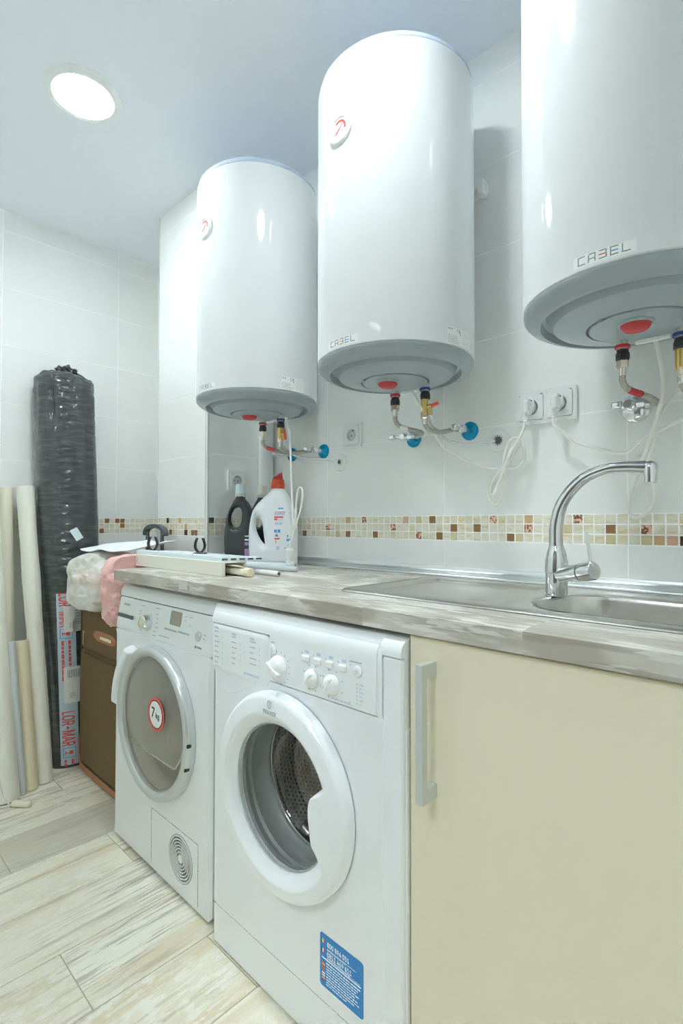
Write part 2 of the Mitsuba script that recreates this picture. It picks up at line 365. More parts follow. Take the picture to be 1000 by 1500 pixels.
mosaic('wall_right', 'y', 0.0, PX1, XR, 1.0879, acc_right)

struct('wall_back', box(-.12, -ry, YL - .1, .12, -.05, ZC + .05, .001), 'grout', 'far white tiled wall with the black wrapped roll leaning on it')
tiled('wall_back', 'x', 0.0, YL, 0.0, [FJ0 + MW * k for k in range(-2, 3)], 1)
p = .02443
mosaic('wall_back', 'x', 0.0, YL + .001, -.001, -.2443 * 1.0 + .0125, [(-12 * p, 0, 'brown'), (-9.06 * p, 0, 'brown'), (-3.07 * p - .17, 0, 'brown'), (-7.03 * p - .05, 1, 'brown'), (-13.06 * p, 2, 'brown'), (-24.87 * p, 2, 'dark')])
struct('wall_pillar', box(PX0 + .001, PX1 - .0008, PY + .0008, .0, 0.0, ZC, .001), 'grout', 'tiled square pillar in the corner left of the worktop')
tiled('wall_pillar', 'y', PY, PX0 + .010, PX1 - .010, [], 1)
for za, zb in rows():
    part('wall_pillar', 'tile', box(PX1 - .008, PX1, PY + .010, -.0005, za + G, zb - G, .0005), 'tile')
mosaic('wall_pillar', 'y', PY, PX0 + .010, PX1 - .010, PX0 + .012, [(.416 + .0916, 0, 'dark'), (.416 + .195, 0, 'tan'), (.416 + .115, 2, 'brown'), (.416 + .249, 2, 'dark'), (.416 + .302, 2, 'brown'), (.416 + .333, 2, 'brown')])
mosaic('wall_pillar', 'x', PX1, PY + .010, -.0005, -.2395, [(-9.3 * p, 0, 'dark'), (-6.35 * p, 0, 'brown')])
for n_, (x, s) in enumerate(((PX0, 1), (PX1, -1))):
    q = sg.Point(0, 0).buffer(.011, quad_segs=12).intersection(sg.box(-.011 if s > 0 else 0, -.011, 0 if s > 0 else .011, 0))
    m = ext(q, ZC); m.apply_translation([x + s * .010, PY + .010, 0])
    struct(f'trim_{n_ + 1}', m, 'aluminium', ('left' if s > 0 else 'right') + ' metal edge strip running up the tiled pillar')
struct('ceiling', box(-.12, XR + .1, YL - .1, .12, ZC, ZC + .1, .001), 'ceiling', 'flat white painted ceiling with round lights')
DW0, DW1, DWH, HYB = 1.80, 2.70, 1.96, -3.1       # doorway and hall added for fill light; lintel hides the panel from the heaters
struct('wall_left', cat(box(-.12, DW0, YL - .1, YL, -.05, ZC + .05, .001), box(DW1, XR + .1, YL - .1, YL, -.05, ZC + .05, .001), box(DW0, DW1, YL - .1, YL, DWH, ZC + .05, .001)), 'plaster', 'white wall opposite the worktop with a doorway added to let fill light in')
struct('wall_hall', cat(box(.6, 3.4, HYB - .1, HYB, -.05, ZC + .05, .001), box(.5, .6, HYB - .1, YL - .1, -.05, ZC + .05, .001), box(3.4, 3.5, HYB - .1, YL - .1, -.05, ZC + .05, .001)), 'hall_paint', 'dark walls of the added unseen hall, toned for contrast in the chrome')  # added hall walls, dark so the chrome mirrors some contrast
struct('door_1', box(DW1 + .005, DW1 + .045, YL - .92, YL - .105, .01, DWH - .01, .002), 'dark_wood', 'dark wooden door leaf added out of view as a dark reflection for the chrome')  # unseen leaf added only to darken reflections in the chrome
struct('floor_hall', box(.5, 3.5, HYB - .1, YL - .1, -.10, .0, .001), 'carcass', 'floor of the added unseen hall')
struct('ceiling_hall', box(.5, 3.5, HYB - .1, YL - .1, ZC, ZC + .1, .001), 'ceiling', 'ceiling of the added unseen hall')
t = thing('panel_light', 'added square fill panel on the ceiling of the unseen hall', 'ceiling light')  # added fill source out of view, lifts the ambient level
part(t, 'frame', box(1.93, 2.57, -2.67, -2.03, ZC - .012, ZC - .0005, .002), 'white_plastic')
k = part(t, 'diffuser', box(1.95, 2.55, -2.65, -2.05, ZC - .0145, ZC - .0122, .0005), 'white_plastic', False)
scene[k]['emitter'] = {'type': 'area', 'radiance': rgb(HALL_FILL)}
struct('wall_front', box(XR, XR + .1, YL - .1, .12, -.05, ZC + .05, .001), 'plaster', 'white wall at the right end of the worktop')

for (lx, ly), lab in zip(LAMPS, ('round flush ceiling light above the far end of the worktop', 'round flush ceiling light above the sink end, mirrored in the water heaters')):
    t = thing('ceiling_light', lab, 'ceiling light')
    M = frame([lx, ly, ZC], [1, 0, 0], [0, -1, 0])
    part(t, 'frame', lathe([(LAMP_R - .002, 0.0), (LAMP_R - .002, .007), (LAMP_R + .003, .011), (LAMP_R + .012, .010), (.112, .003), (.113, 0.0)][::-1], 72, M), 'white_plastic')
    dk = part(t, 'diffuser', lathe([(LAMP_R, .0), (LAMP_R, .007), (LAMP_R - .004, .0085), (0, .0095)], 72, M), 'white_plastic')
    scene[dk]['emitter'] = {'type': 'area', 'radiance': rgb(LAMP_RADIANCE)}

# ================================================================== WATER HEATERS
HR, HY = 0.2076, -0.2276
HX = [1.1052, 1.7101, 2.2946]
Z0, Z1 = 1.453, 2.165
def wrap(m, xc, ang, z, r=HR, lift=0.0):
    """Lays a flat mesh (x right, y up, z out) on the drum at the angle ang (degrees, -90 faces the room)."""
    v = m.vertices.copy(); a = math.radians(ang) + v[:, 0] / r; rr = r + v[:, 2] + lift
    return trimesh.Trimesh(np.stack([xc + rr * np.cos(a), HY + rr * np.sin(a), z + v[:, 1]], 1), m.faces, process=False)
def subdiv(m, e): 
    v, f = trimesh.remesh.subdivide_to_size(m.vertices, m.faces, e, max_iter=12); return trimesh.Trimesh(v, f, process=False)
def letters(h, w, s):
    """The maker's mark: five thin letters; returns grey, red and blue strokes."""
    def L(ox, segs): return [strip(ox + min(a, c) * w - s / 2, ox + max(a, c) * w + s / 2, min(b, d) * h - s / 2, max(b, d) * h + s / 2) for a, b, c, d in segs]
    st = w * 1.62; g = []
    g += L(0, [(0, 0, 0, 1), (0, 1, 1, 1), (0, 0, 1, 0)])
    g += L(st, [(0, 0, 0, .8), (.12, 1, 1, 1), (1, 0, 1, 1), (0, .4, 1, .4)])
    g += L(2 * st, [(0, 1, 1, 1), (0, 0, 1, 0), (1, 0, 1, 1)])
    r_ = L(2 * st, [(0, .5, .95, .5)])
    b_ = L(3 * st, [(0, .5, 1, .5)])
    g += L(3 * st, [(0, 1, 1, 1), (0, 0, 1, 0), (0, 0, 0, 1)])
    g += L(4 * st, [(0, 0, 0, 1), (0, 0, 1, 0)])
    m = [cat(*g), cat(*r_), cat(*b_)]; W = 4 * st + w
    for q in m: q.apply_translation([-W / 2, 0, 0])
    return m
HL = ['white cylindrical water heater nearest the pillar, above the detergent bottles', 'white cylindrical water heater in the middle of the three', 'large white cylindrical water heater at the right, above the tap']
heaters = []
for hx, lab in zip(HX, HL):
    t = thing('water_heater', lab, 'water heater', None); heaters.append(t)
    A = frame([hx, HY, 0], [1, 0, 0], [0, 1, 0])
    part(t, 'tank', lathe([(HR - .003, Z0), (HR, Z0 + .002), (HR, Z1 - .002), (HR - .003, Z1)], 120, A), 'enamel', 40)
    part(t, 'top_cap', lathe([(HR - .004, Z1 - .001), (HR - .0015, Z1 + .002), (HR - .003, Z1 + .012), (HR - .010, Z1 + .020), (.12, Z1 + .030), (0, Z1 + .034)], 96, A), 'abs_light', 40, 'pale blue-grey plastic top rim')
    cap = [(HR - .004, Z0 + .001), (HR - .001, Z0 - .003), (HR - .002, Z0 - .010), (HR - .008, Z0 - .017), (.188, Z0 - .024), (.180, Z0 - .0275), (.175, Z0 - .027), (.170, Z0 - .012), (.164, Z0 - .010), (.157, Z0 - .020),
           (.150, Z0 - .031), (.125, Z0 - .038), (.095, Z0 - .0425), (.0912, Z0 - .043), (.0909, Z0 - .036), (.0862, Z0 - .036)]
    part(t, 'bottom_cap', lathe(cap[::-1], 96, A), 'abs_grey', 40, 'grey plastic bottom cap with a ring groove')
    part(t, 'service_cover', lathe([(.0864, Z0 - .036), (.0864, Z0 - .043), (.085, Z0 - .0450), (.06, Z0 - .048), (0, Z0 - .0495)][::-1], 64, A), 'abs_grey', 40, 'round grey service cover with a dark joint')
    part(t, 'joint_ring', lathe([(.0866, Z0 - .0385), (.0910, Z0 - .0385)][::-1], 64, A), 'seam')
    sx, sy = hx - .045, HY - .078
    part(t, 'latch', xf(bev(.010, .006, .006, .001), frame([sx, sy, Z0 - .045], [.86, -.5, 0], [.5, .86, 0])), 'abs_grey')
    lx, ly = hx + .004, HY - .036
    part(t, 'indicator_base', lathe([(.031, Z0 - .046), (.030, Z0 - .051), (.027, Z0 - .053), (0, Z0 - .053)][::-1], 40, frame([lx, ly, 0], [1, 0, 0], [0, 1, 0])), 'abs_grey')
    part(t, 'indicator_lamp', lathe([(.0255, Z0 - .052), (.0255, Z0 - .056), (.021, Z0 - .062), (.012, Z0 - .065), (0, Z0 - .066)][::-1], 40, frame([lx, ly, 0], [1, 0, 0], [0, 1, 0])), 'red', 40, 'red round indicator lens')
    for dx, col in ((-.0440, 'red'), (.0578, 'blue_dark')):
        x, y = hx + dx, -.170
        part(t, 'pipe_stub', capped([x, y, 1.43], [x, y, 1.386], .010), 'steel')
        part(t, 'collar', capped([x, y, 1.397], [x, y, 1.390], .0145, .001), col, 30, ('red' if col == 'red' else 'dark blue') + ' plastic collar')
        prof = [(0, 0), (.010, 0), (.0135, .004), (.0135, .016), (.0115, .018), (.0115, .023), (.009, .025), (0, .025)]
        part(t, 'dielectric_fitting', lathe(prof, 8, frame([x, y, 1.364], [1, 0, 0], [0, 1, 0])), 'black', 30, 'black plastic pipe fitting')
    part(t, 'cable_clamp', box(hx - .020, hx + .042, -.176, -.166, 1.392, 1.399, .001), 'white_plastic')
    # dial on the front
    zd, rd = 1.987, .036
    cyl = lathe([(rd, 0), (rd, .004), (rd - .003, .0068), (rd - .008, .0072), (rd - .010, .0052), (0, .0052)], 48)
    d = part(t, 'dial', xf(cyl, frame([hx - .004, HY - HR - .001 + .002, zd], [1, 0, 0], [0, 0, 1])), 'white_plastic', 40, 'round thermometer dial')
    arc = sg.Polygon([(r * math.cos(a), r * math.sin(a)) for r, aa in ((.021, np.linspace(2.2, -.25, 24)), (.0155, np.linspace(-.25, 2.2, 24))) for a in aa])
    part(d, 'scale', ext(arc, .0008, FR(hx - .004, HY - HR - .0040, zd)), 'text_red', 30, 'red scale arc')
    ned = affinity.rotate(sg.Polygon([(-.016, -.0015), (.014, 0), (-.016, .0015)]), 40, origin=(0, 0))
    part(d, 'needle', ext(ned, .0012, FR(hx - .004, HY - HR - .0042, zd)), 'text_red')
    # logo plate and rating label
    part(t, 'badge', wrap(subdiv(strip(-.048, .048, -.0035, .0155, .0003), .006), hx, -90, 1.463), 'white_plastic', False)
    for m, c in zip(letters(.0125, .0105, .0018), ('text_grey', 'text_red', 'text_blue')):
        part(t, 'logo', wrap(subdiv(m, .006), hx, -90, 1.4635, HR, .0003), c, False)
    part(t, 'rating_label', wrap(subdiv(strip(-.030, .060, 0, .042, .0002), .006), hx, -8, 1.456), 'paper', False)
    rs = random.Random(3)
    ms = [wrap(subdiv(text('CE', .0085, .0002, True), .004), hx, -7.5, 1.486, HR, .0002)]
    for j, (x0, z) in enumerate(((-.026, .0335), (-.018, .0335), (.012, .0325), (.013, .0255))):
        ms.append(wrap(subdiv(strip(x0, x0 + .005, 0, .005, .0002), .004), hx, -8, 1.456 + z, HR, .0002))
    for row in range(5):
        x = -.027
        while x < .008 - row * .001:
            w = rs.uniform(.003, .009); ms.append(wrap(strip(x, x + w, 0, .0018, .0002), hx, -8, 1.459 + row * .0042, HR, .0002)); x += w + .0018
    for row in range(6):
        x = .026
        while x < .05:
            w = rs.uniform(.002, .006); ms.append(wrap(strip(x, x + w, 0, .0013, .0002), hx, -8, 1.462 + row * .0055, HR, .0002)); x += w + rs.uniform(.002, .008)
    part(t, 'label_print', cat(*ms), 'text_mid', False)
    # wall hanger: a rail on the wall with two hook ends
    part(t, 'wall_bracket', box(hx - .105, hx + .160, -.018, -.0005, 1.955, 1.985, .003), 'white_plastic')
    part(t, 'wall_spacer', box(hx - .06, hx + .06, -.03, -.01, 1.60, 1.64, .003), 'white_plastic')
    for dx in (-.100, .148):
        part(t, 'bracket_hook', rbox(hx + dx - .011, hx + dx + .011, -.034, -.0005, 1.950, 1.992, .006), 'white_plastic')
        part(t, 'bolt', hexnut([hx + dx - .010, -.034, 1.958], [hx + dx - .010, -.042, 1.958], .006), 'nut')

# ------------------------------------------------------------------ valves, hoses, cords under the heaters
WH = ['the water heater nearest the pillar', 'the middle water heater', 'the right water heater']
VR = [((1.030, 1.300), (1.205, 1.297)), ((1.609, 1.297), (1.805, 1.298)), ((2.231, 1.298), (2.400, 1.298))]
def ring_rosette(x, z, r): return lathe([(0, 0), (r, 0), (r, .003), (r * .86, .008), (r * .5, .013), (.011, .014), (0, .014)], 40, FR(x, -.0006, z))
def angle_valve(x, z, side, rosette, col, label):
    """A quarter valve on its wall rosette: stem, square body, outlet towards side, lever."""
    t = thing('angle_valve', label, 'valve')
    part(t, 'rosette', ring_rosette(x, z, .0265 if col == 'blue' else .033), rosette, 40, col + ' round wall rosette')
    part(t, 'stem', capped([x, -.012, z], [x, -.052, z], .0085), 'chrome')
    part(t, 'body', cat(capped([x - .014, -.052, z], [x + .014, -.052, z], .0105), capped([x, -.042, z], [x, -.066, z], .011)), 'chrome', 40)
    part(t, 'outlet_nut', hexnut([x + side * .014, -.052, z], [x + side * .032, -.052, z], .0095), 'chrome')
    dl = 0 if col == 'blue' else .018
    if side > 0:
        part(t, 'lever', cat(capped([x - .014, -.052, z], [x - .034 + dl, -.054, z + .002], .005), rbox(x - .052 + dl, x - .030 + dl, -.066, -.046, z - .006, z + .010, .005)), 'chrome', 40)
    else:
        part(t, 'lever', cat(capped([x, -.066, z], [x, -.082, z], .006), rbox(x - .009, x + .009, -.094, -.080, z - .008, z + .008, .004)), 'chrome', 40)
    return t
for i in range(3):
    (xh, zh), (xc_, zc_) = VR[i]; film_ = 'blue_film' if i < 2 else 'chrome'; fl = 'blue' if i < 2 else 'chrome'
    angle_valve(xh, zh, 1, film_, fl, f'{fl} and chrome angle valve feeding the red side of {WH[i]}')
    angle_valve(xc_, zc_, -1, film_, fl, f'{fl} and chrome angle valve feeding the brass valve of {WH[i]}')
def hose(i, kind, pts, ztop, label, mark=None):
    t = thing('flexible_hose', label, 'hose')
    part(t, 'braid', tube(pts, .0066, 12, .004), 'braid', True, 'grey braided steel sleeve')
    x, y = pts[0][0], pts[0][1]
    part(t, 'nut', hexnut([x, y, ztop], [x, y, ztop - .016], .0118), 'nut', 30, 'pale brass union nut')
    part(t, 'ferrule', capped([x, y, ztop - .014], [x, y, ztop - .032], .0072, .001), 'steel')
    e, d = np.array(pts[-1]), np.array(pts[-1]) - np.array(pts[-2]); d /= np.linalg.norm(d)
    part(t, 'ferrule', capped(e - d * .014, e + d * .004, .0074, .001), 'steel')
    if mark:
        a, b, mc = mark; q = spline(pts, .003); part(t, 'marker', tube(q[a:b], .0070, 12, smooth=False), mc, True, 'white marker sleeve' if mc == 'white_plastic' else 'red marker sleeve')
    return t
for i, hx in enumerate(HX):
    xh, zh = VR[i][0]; x0 = hx - .044
    pts = [[x0, -.170, 1.348], [x0, -.169, 1.322], [x0 + .008, -.158, 1.307], [x0 + .025, -.135, 1.299], [x0 + .038, -.095, 1.293], [xh + .056, -.062, zh - .006], [xh + .048, -.050, zh - .003], [xh + .028, -.052, zh]]
    hose(i, 'hot', pts, 1.366, f'braided hose from the red collar of {WH[i]}', ((14, 24, 'text_red'), (14, 22, 'white_plastic'), (14, 24, 'red'))[i])
    xc_, zc_ = VR[i][1]; x1 = hx + .0578
    pts = [[x1, -.172, 1.322], [x1, -.172, 1.300], [x1 + .008, -.160, 1.284], [x1 + .018, -.128, 1.281], [x1 + .022, -.085, 1.290], [xc_ - .034, -.054, zc_ - .001], [xc_ - .026, -.052, zc_]]
    hose(i, 'cold', pts, 1.330, f'braided hose from the brass valve of {WH[i]}')
    t = thing('safety_valve', f'brass safety valve with a red lever under {WH[i]}', 'valve')
    part(t, 'body', cat(capped([x1, -.172, 1.366], [x1, -.172, 1.322], .0105, .0015), capped([x1, -.172, 1.343], [x1 + .022, -.172, 1.345], .0065), capped([x1 + .014, -.172, 1.344], [x1 + .014, -.168, 1.322], .0055)), 'brass', 40)
    if i == 0: lv = xf(bev(.010, .004, .040, .0015), frame([x1 + .030, -.176, 1.340], [1, 0, .25], [0, 1, 0]))
    else: lv = xf(bev(.024, .006, .009, .002), frame([x1 + .032, -.173, 1.347], [1, 0, .22], [0, 1, 0]))
    part(t, 'lever', lv, 'orange_red', 30, 'red plastic lever')
    part(t, 'nut', hexnut([x1, -.172, 1.328], [x1, -.172, 1.316], .0115), 'nut')
# thin drain hoses into wall rosettes
for pts, lab in (([[1.177, -.168, 1.325], [1.168, -.150, 1.300], [1.155, -.100, 1.278], [1.185, -.045, 1.268], [1.235, -.018, 1.262], [1.287, .0, 1.251]], 'thin translucent drain hose from the heater nearest the pillar'),
                 ([[1.782, -.168, 1.325], [1.772, -.140, 1.300], [1.772, -.085, 1.272], [1.800, -.045, 1.256], [1.847, -.022, 1.258], [1.892, .0, 1.261]], 'thin translucent drain hose curving from the middle heater')):
    solo('drain_hose', tube(pts, .0045, 10, .004), 'hose_clear', lab, 'hose', smooth=True)
for (x, z), lab in zip(((1.289, 1.250), (1.893, 1.261)), ('round white drain cover under the single wall socket', 'round white drain cover with a dark slotted hole left of the coiled cord')):
    t = thing('drain_cover', lab, 'drain cover')
    part(t, 'disc', lathe([(.010, .0), (.010, .004), (.014, .006), (.030, .004), (.033, .0)][::-1], 48, FR(x, -.0006, z)), 'white_plastic', 40)
    part(t, 'hole', ext(sg.Point(0, 0).buffer(.0068) if x < 1.5 else sg.Point(0, 0).buffer(.009).union(shapely.union_all([affinity.rotate(sg.box(0, -.0008, .0155, .0008), a, origin=(0, 0)) for a in range(0, 360, 30)])), .0006, FR(x, -.0066, z)), 'dark_grey')

# sockets
def insert(t, M, x):
    p_ = part(t, 'insert', xf(plate(rrect(-.033, .033, -.033, .033, .003).difference(sg.Point(0, 0).buffer(.0205)), lambda x, y, d: .0125 + 0 * x, lambda x, y, d: 0 * x, .012), M @ frame([x, 0, 0], [1, 0, 0], [0, 1, 0])), 'white_plastic')
    part(p_, 'socket_well', xf(lathe([(.0212, .0128), (.0200, .0130), (.0192, .0120), (.0185, .0012), (.0, .0012)], 40), M @ frame([x, 0, 0], [1, 0, 0], [0, 1, 0])), 'socket_grey', 40)
    part(p_, 'contact', xf(cat(*[lathe([(.0030, .0012), (.0030, .0018), (0, .0018)], 12, frame([dx, 0, 0], [1, 0, 0], [0, 1, 0])) for dx in (-.0095, .0095)], strip(-.002, .002, .0145, .0182, .006)), M @ frame([x, 0, 0], [1, 0, 0], [0, 1, 0])), 'dark_grey')
def socket(M, n, lab):
    t = thing('wall_socket', lab, 'socket'); w = .0425
    hole = shapely.union_all([rrect(.073 * k - .0338, .073 * k + .0338, -.0338, .0338, .003) for k in range(n)])
    o = rrect(-w, .073 * (n - 1) + w, -w, w, .004)
    part(t, 'frame', xf(plate(o.difference(hole), lambda x, y, d: .0095 + .0015 * np.minimum(d / .002, 1), lambda x, y, d: 0 * x, .010), M), 'white_plastic')
    for k in range(n): insert(t, M, .073 * k)
socket(FR(1.353, -.0006, 1.338), 1, 'single white wall socket between the first two water heaters')
socket(FR(1.988, -.0006, 1.336), 2, 'double white wall socket with two plugs, below the right heater')
socket(frame([PX1 + .0006, -.1165, 1.203], [0, 1, 0], [0, 0, 1]), 1, 'single white socket on the pillar side above the dark bottle')

def plug(t, x, z):
    """A round earthed plug with a finger loop, cable leaving downwards."""
    b = cat(capped([x, -.006, z], [x, -.026, z], .0150, .003), rbox(x - .0085, x + .0085, -.046, -.016, z - .022, z + .014, .006))
    k = part(t, 'plug', b, 'white_plastic', 40, 'white plug')
    a = np.linspace(-.4 * math.pi, .5 * math.pi, 12)
    part(k, 'finger_loop', tube([[x + .008 + .012 * math.cos(q), -.040, z + .004 + .014 * math.sin(q)] for q in a], .0022, 8), 'white_plastic', True)
    part(k, 'strain_relief', lathe([(0, 0), (.0045, 0)] + [(.0062 if j % 2 else .0046, .003 * j) for j in range(1, 8)] + [(.007, .026), (0, .026)], 14, frame([x, -.046, z - .044], [1, 0, 0], [0, 1, 0])), 'white_plastic')
t = thing('power_cord', 'white power cord of the middle heater, coiled into a hanging bundle', 'power cord')
cord2 = [[1.735, -.19, 1.395], [1.762, -.185, 1.345], [1.768, -.14, 1.291], [1.775, -.09, 1.245], [1.832, -.06, 1.203], [1.898, -.05, 1.182], [1.943, -.045, 1.177], [1.973, -.04, 1.186], [1.980, -.032, 1.210], [1.969, -.024, 1.241], [1.946, -.02, 1.225], [1.917, -.018, 1.186], [1.879, -.02, 1.148],
         [1.873, -.022, 1.112], [1.892, -.026, 1.083], [1.916, -.032, 1.103], [1.932, -.044, 1.153], [1.937, -.054, 1.206], [1.946, -.050, 1.245], [1.967, -.046, 1.254], [1.973, -.048, 1.231], [1.945, -.060, 1.192], [1.905, -.062, 1.145], [1.895, -.058, 1.118], [1.905, -.056, 1.112], [1.928, -.062, 1.150], [1.955, -.066, 1.208], [1.978, -.060, 1.248], [1.986, -.05, 1.275], [1.988, -.046, 1.296]]
part(t, 'cable', tube(cord2, .0041, 10, .005), 'cable', True)
part(t, 'cable_tie', tube([[1.934, -.062 + .052 * (.5 + .5 * math.cos(q)), 1.192 + .012 * math.sin(q)] for q in np.linspace(0, 2 * math.pi, 14)], .0016, 8), 'white_plastic', True)
plug(t, 1.988, 1.336)
t = thing('power_cord', 'white power cord of the right heater with a loop hanging behind the tap spout', 'power cord')
cord3 = [[2.061, -.046, 1.296], [2.064, -.05, 1.275], [2.086, -.045, 1.254], [2.115, -.04, 1.228], [2.166, -.035, 1.207], [2.203, -.035, 1.194], [2.227, -.035, 1.198], [2.26, -.04, 1.224], [2.294, -.045, 1.237], [2.332, -.05, 1.251], [2.40, -.05, 1.280], [2.46, -.05, 1.33], [2.47, -.05, 1.36], [2.43, -.055, 1.362], [2.375, -.06, 1.345],
         [2.335, -.06, 1.319], [2.316, -.06, 1.299], [2.30, -.06, 1.276], [2.288, -.06, 1.248], [2.275, -.05, 1.206], [2.263, -.04, 1.164], [2.262, -.032, 1.149], [2.272, -.026, 1.121], [2.273, -.022, 1.091], [2.261, -.020, 1.062], [2.236, -.018, 1.045], [2.221, -.020, 1.056], [2.220, -.024, 1.082], [2.233, -.034, 1.12], [2.251, -.042, 1.164], [2.275, -.06, 1.22], [2.297, -.08, 1.28], [2.307, -.1, 1.325], [2.308, -.12, 1.362], [2.303, -.14, 1.405]]
part(t, 'cable', tube(cord3, .0043, 10, .005), 'cable', True)
plug(t, 2.061, 1.336)
t = thing('power_cord', 'white power cord hanging from the heater nearest the pillar, plug dangling before the white bottle', 'power cord')
X1, YB = 1.220, .012
cord1 = [[X1 - .02, -.19, 1.396], [X1 - .003, -.188, 1.34], [X1, -.186, 1.275], [X1 + .002, -.184, 1.19], [X1 + .006, -.182, 1.10], [X1 + .010, -.180, 1.02], [X1 + .018, -.178, 1.06], [X1 + .022, -.178, 1.11], [X1 + .030, -.178, 1.145], [X1 + .044, -.176, 1.152], [X1 + .050, -.175, 1.125], [X1 + .040, -.176, 1.075], [X1 + .026, -.180, 1.035], [X1 + .012, -.184, .990], [X1 + .004, -.186, .965]]
cord1 = [[x, y + YB, z] for x, y, z in cord1]
part(t, 'cable', tube(cord1, .0036, 10, .005), 'cable', True)
k = part(t, 'plug', cat(rbox(X1 - .014, X1 + .014, YB - .202, YB - .174, .902, .948, .009), capped([X1, YB - .188, .94], [X1 + .003, YB - .187, .975], .006)), 'white_plastic', 40, 'white plug lying against the bottle')
part(k, 'contact_disc', cat(capped([X1, YB - .188, .8812], [X1, YB - .188, .906], .0172, .003), rbox(X1 - .018, X1 + .020, YB - .196, YB - .180, .884, .900, .004)), 'white_plastic')
solo('drain_pipe', capped([.905, -.032, ZCT + .001], [.905, -.032, ZC - .001], .0285, .0005, 48), 'white_plastic', 'vertical white plastic pipe in the corner beside the pillar', 'pipe', smooth=40)

# ================================================================== WORKTOP, SINK, CABINET
XW0 = .796
SX0, SX1, SY0, SY1 = 1.737, 2.66, -.476, -.098                 # sink outline
bowl = rrect(2.146, 2.555, -.432, -.184, .095, 10)
top_poly = sg.box(XW0, YC, XR - .002, -.001).difference(sg.box(XW0 - 1, PY - .002, PX1 + .002, 1)).difference(rrect(SX0 + .016, SX1 - .016, SY0 + .016, SY1 - .016, .02, 4))
wt = put('worktop', plate(top_poly, lambda x, y, d: ZCT - .003 * np.clip(1 - d / .003, 0, 1) ** 2, lambda x, y, d: ZCT - TCT + 0 * x, .028), 'laminate', 40)
labels[wt] = {'label': 'long worktop in whitewashed grey-brown wood laminate over the machines', 'category': 'worktop'}
part(wt, 'tape_patch', box(1.244, 1.290, YC - .0006, YC + .001, ZCT - .028, ZCT - .006, .0002), 'clear_plastic', 30, 'clear tape patch on the front edge')
prof = sg.Polygon([(0, 0), (-.030, 0), (-.030, .004), (-.026, .008), (-.016, .011), (-.010, .016), (-.0075, .024), (-.006, .027), (0, .027)])
M = np.eye(4); M[:3, :3] = np.array([[0, 0, 1], [1, 0, 0], [0, 1, 0]], float); M[:3, 3] = [PX1 + .004, -.0008, ZCT + .0003]
m = trimesh.creation.extrude_polygon(prof, XR - PX1 - .008, engine='earcut'); m.apply_transform(M)
solo('backsplash_strip', m, 'steel_strip', 'silver metal sealing strip between the worktop and the mosaic wall', 'trim strip', smooth=50)

SZ = ZCT + .0006
t = thing('sink', 'stainless steel inset sink with ribbed drainboard and round-cornered bowl', 'sink')
outer = rrect(SX0, SX1, SY0, SY1, .022, 8); board = rrect(1.772, 2.120, -.430, -.128, .02, 8)
def sink_h(x, y, d):
    P_ = shapely.points(x, y); db = shapely.distance(board.boundary, P_) * np.where(shapely.contains_xy(board, x, y), 1, -1)
    dbow = shapely.distance(bowl, P_)
    h = .0045 * np.sqrt(np.clip(d / .007, 0, 1))
    h = h - .0075 * np.clip(db / .008, 0, 1) - .003 * np.clip(1 - dbow / .010, 0, 1) ** 2
    h = h + np.where((db > .03) & (x > 1.99), .0018 * (.5 + .5 * np.cos((y + .43) * 2 * np.pi / .030)) * np.clip((x - 1.99) / .02, 0, 1), 0)
    h = h - .0022 * np.clip(1 - np.abs(d - .013) / .004, 0, 1)
    return h
m = plate(outer.difference(bowl), sink_h, lambda x, y, d: np.minimum(sink_h(x, y, d) - .0012, .0), .0055); m.apply_translation([0, 0, SZ + .0013])
part(t, 'drainboard', m, 'steel', 40, 'brushed steel deck with a sunken drainboard')
rings = []
for dz, ins in ((.0028, .0), (.000, .001), (-.005, .003), (-.03, .006), (-.12, .014), (-.142, .022), (-.150, .036), (-.153, .06)):
    g = bowl.buffer(-ins, quad_segs=10).exterior; rings.append(np.array([[*g.interpolate(s, normalized=True).coords[0], SZ + dz] for s in np.linspace(0, 1, 96, endpoint=False)]))
v = np.vstack(rings + [[[2.35, -.308, SZ - .156]]]); n = 96; f = []
for i in range(len(rings) - 1):
    for j in range(n): f += [[i * n + j, i * n + (j + 1) % n, (i + 1) * n + (j + 1) % n], [i * n + j, (i + 1) * n + (j + 1) % n, (i + 1) * n + j]]
k = (len(rings) - 1) * n
f += [[k + j, k + (j + 1) % n, len(v) - 1] for j in range(n)]
part(t, 'bowl', trimesh.Trimesh(v, f, process=False), 'steel', 50, 'deep brushed steel bowl')
part(t, 'strainer', lathe([(.040, 0), (.040, .003), (.034, .004), (.030, .001), (0, .001)], 40, frame([2.35, -.308, SZ - .1545], [1, 0, 0], [0, 1, 0])), 'chrome')

FX, FY = 2.143, -.246
t = thing('kitchen_tap', 'chrome swan-neck mixer tap with a side lever beside the sink bowl', 'tap')
part(t, 'body', lathe([(.0235, SZ + .0052), (.0235, SZ + .0075), (.0215, SZ + .0095), (.0215, SZ + .052), (.0225, SZ + .053), (.0225, SZ + .075), (.019, SZ + .092), (.0145, SZ + .106), (.0135, SZ + .108), (0, SZ + .109)], 48, frame([FX, FY, 0], [1, 0, 0], [0, 1, 0])), 'chrome', 40)
sp = [[FX, FY, SZ + .10], [FX - .001, FY, SZ + .125], [FX + .001, FY, SZ + .155], [FX + .010, FY, SZ + .188], [FX + .030, FY, SZ + .220], [FX + .060, FY, SZ + .246], [FX + .098, FY, SZ + .2595], [FX + .130, FY, SZ + .2605], [FX + .155, FY, SZ + .2585], [FX + .172, FY, SZ + .2565]]
part(t, 'spout', tube(sp, [.0138, .0135, .0130, .0122, .0115, .0110, .0108, .0108, .0112, .0118], 24, .004), 'chrome', True, 'curved chrome spout')
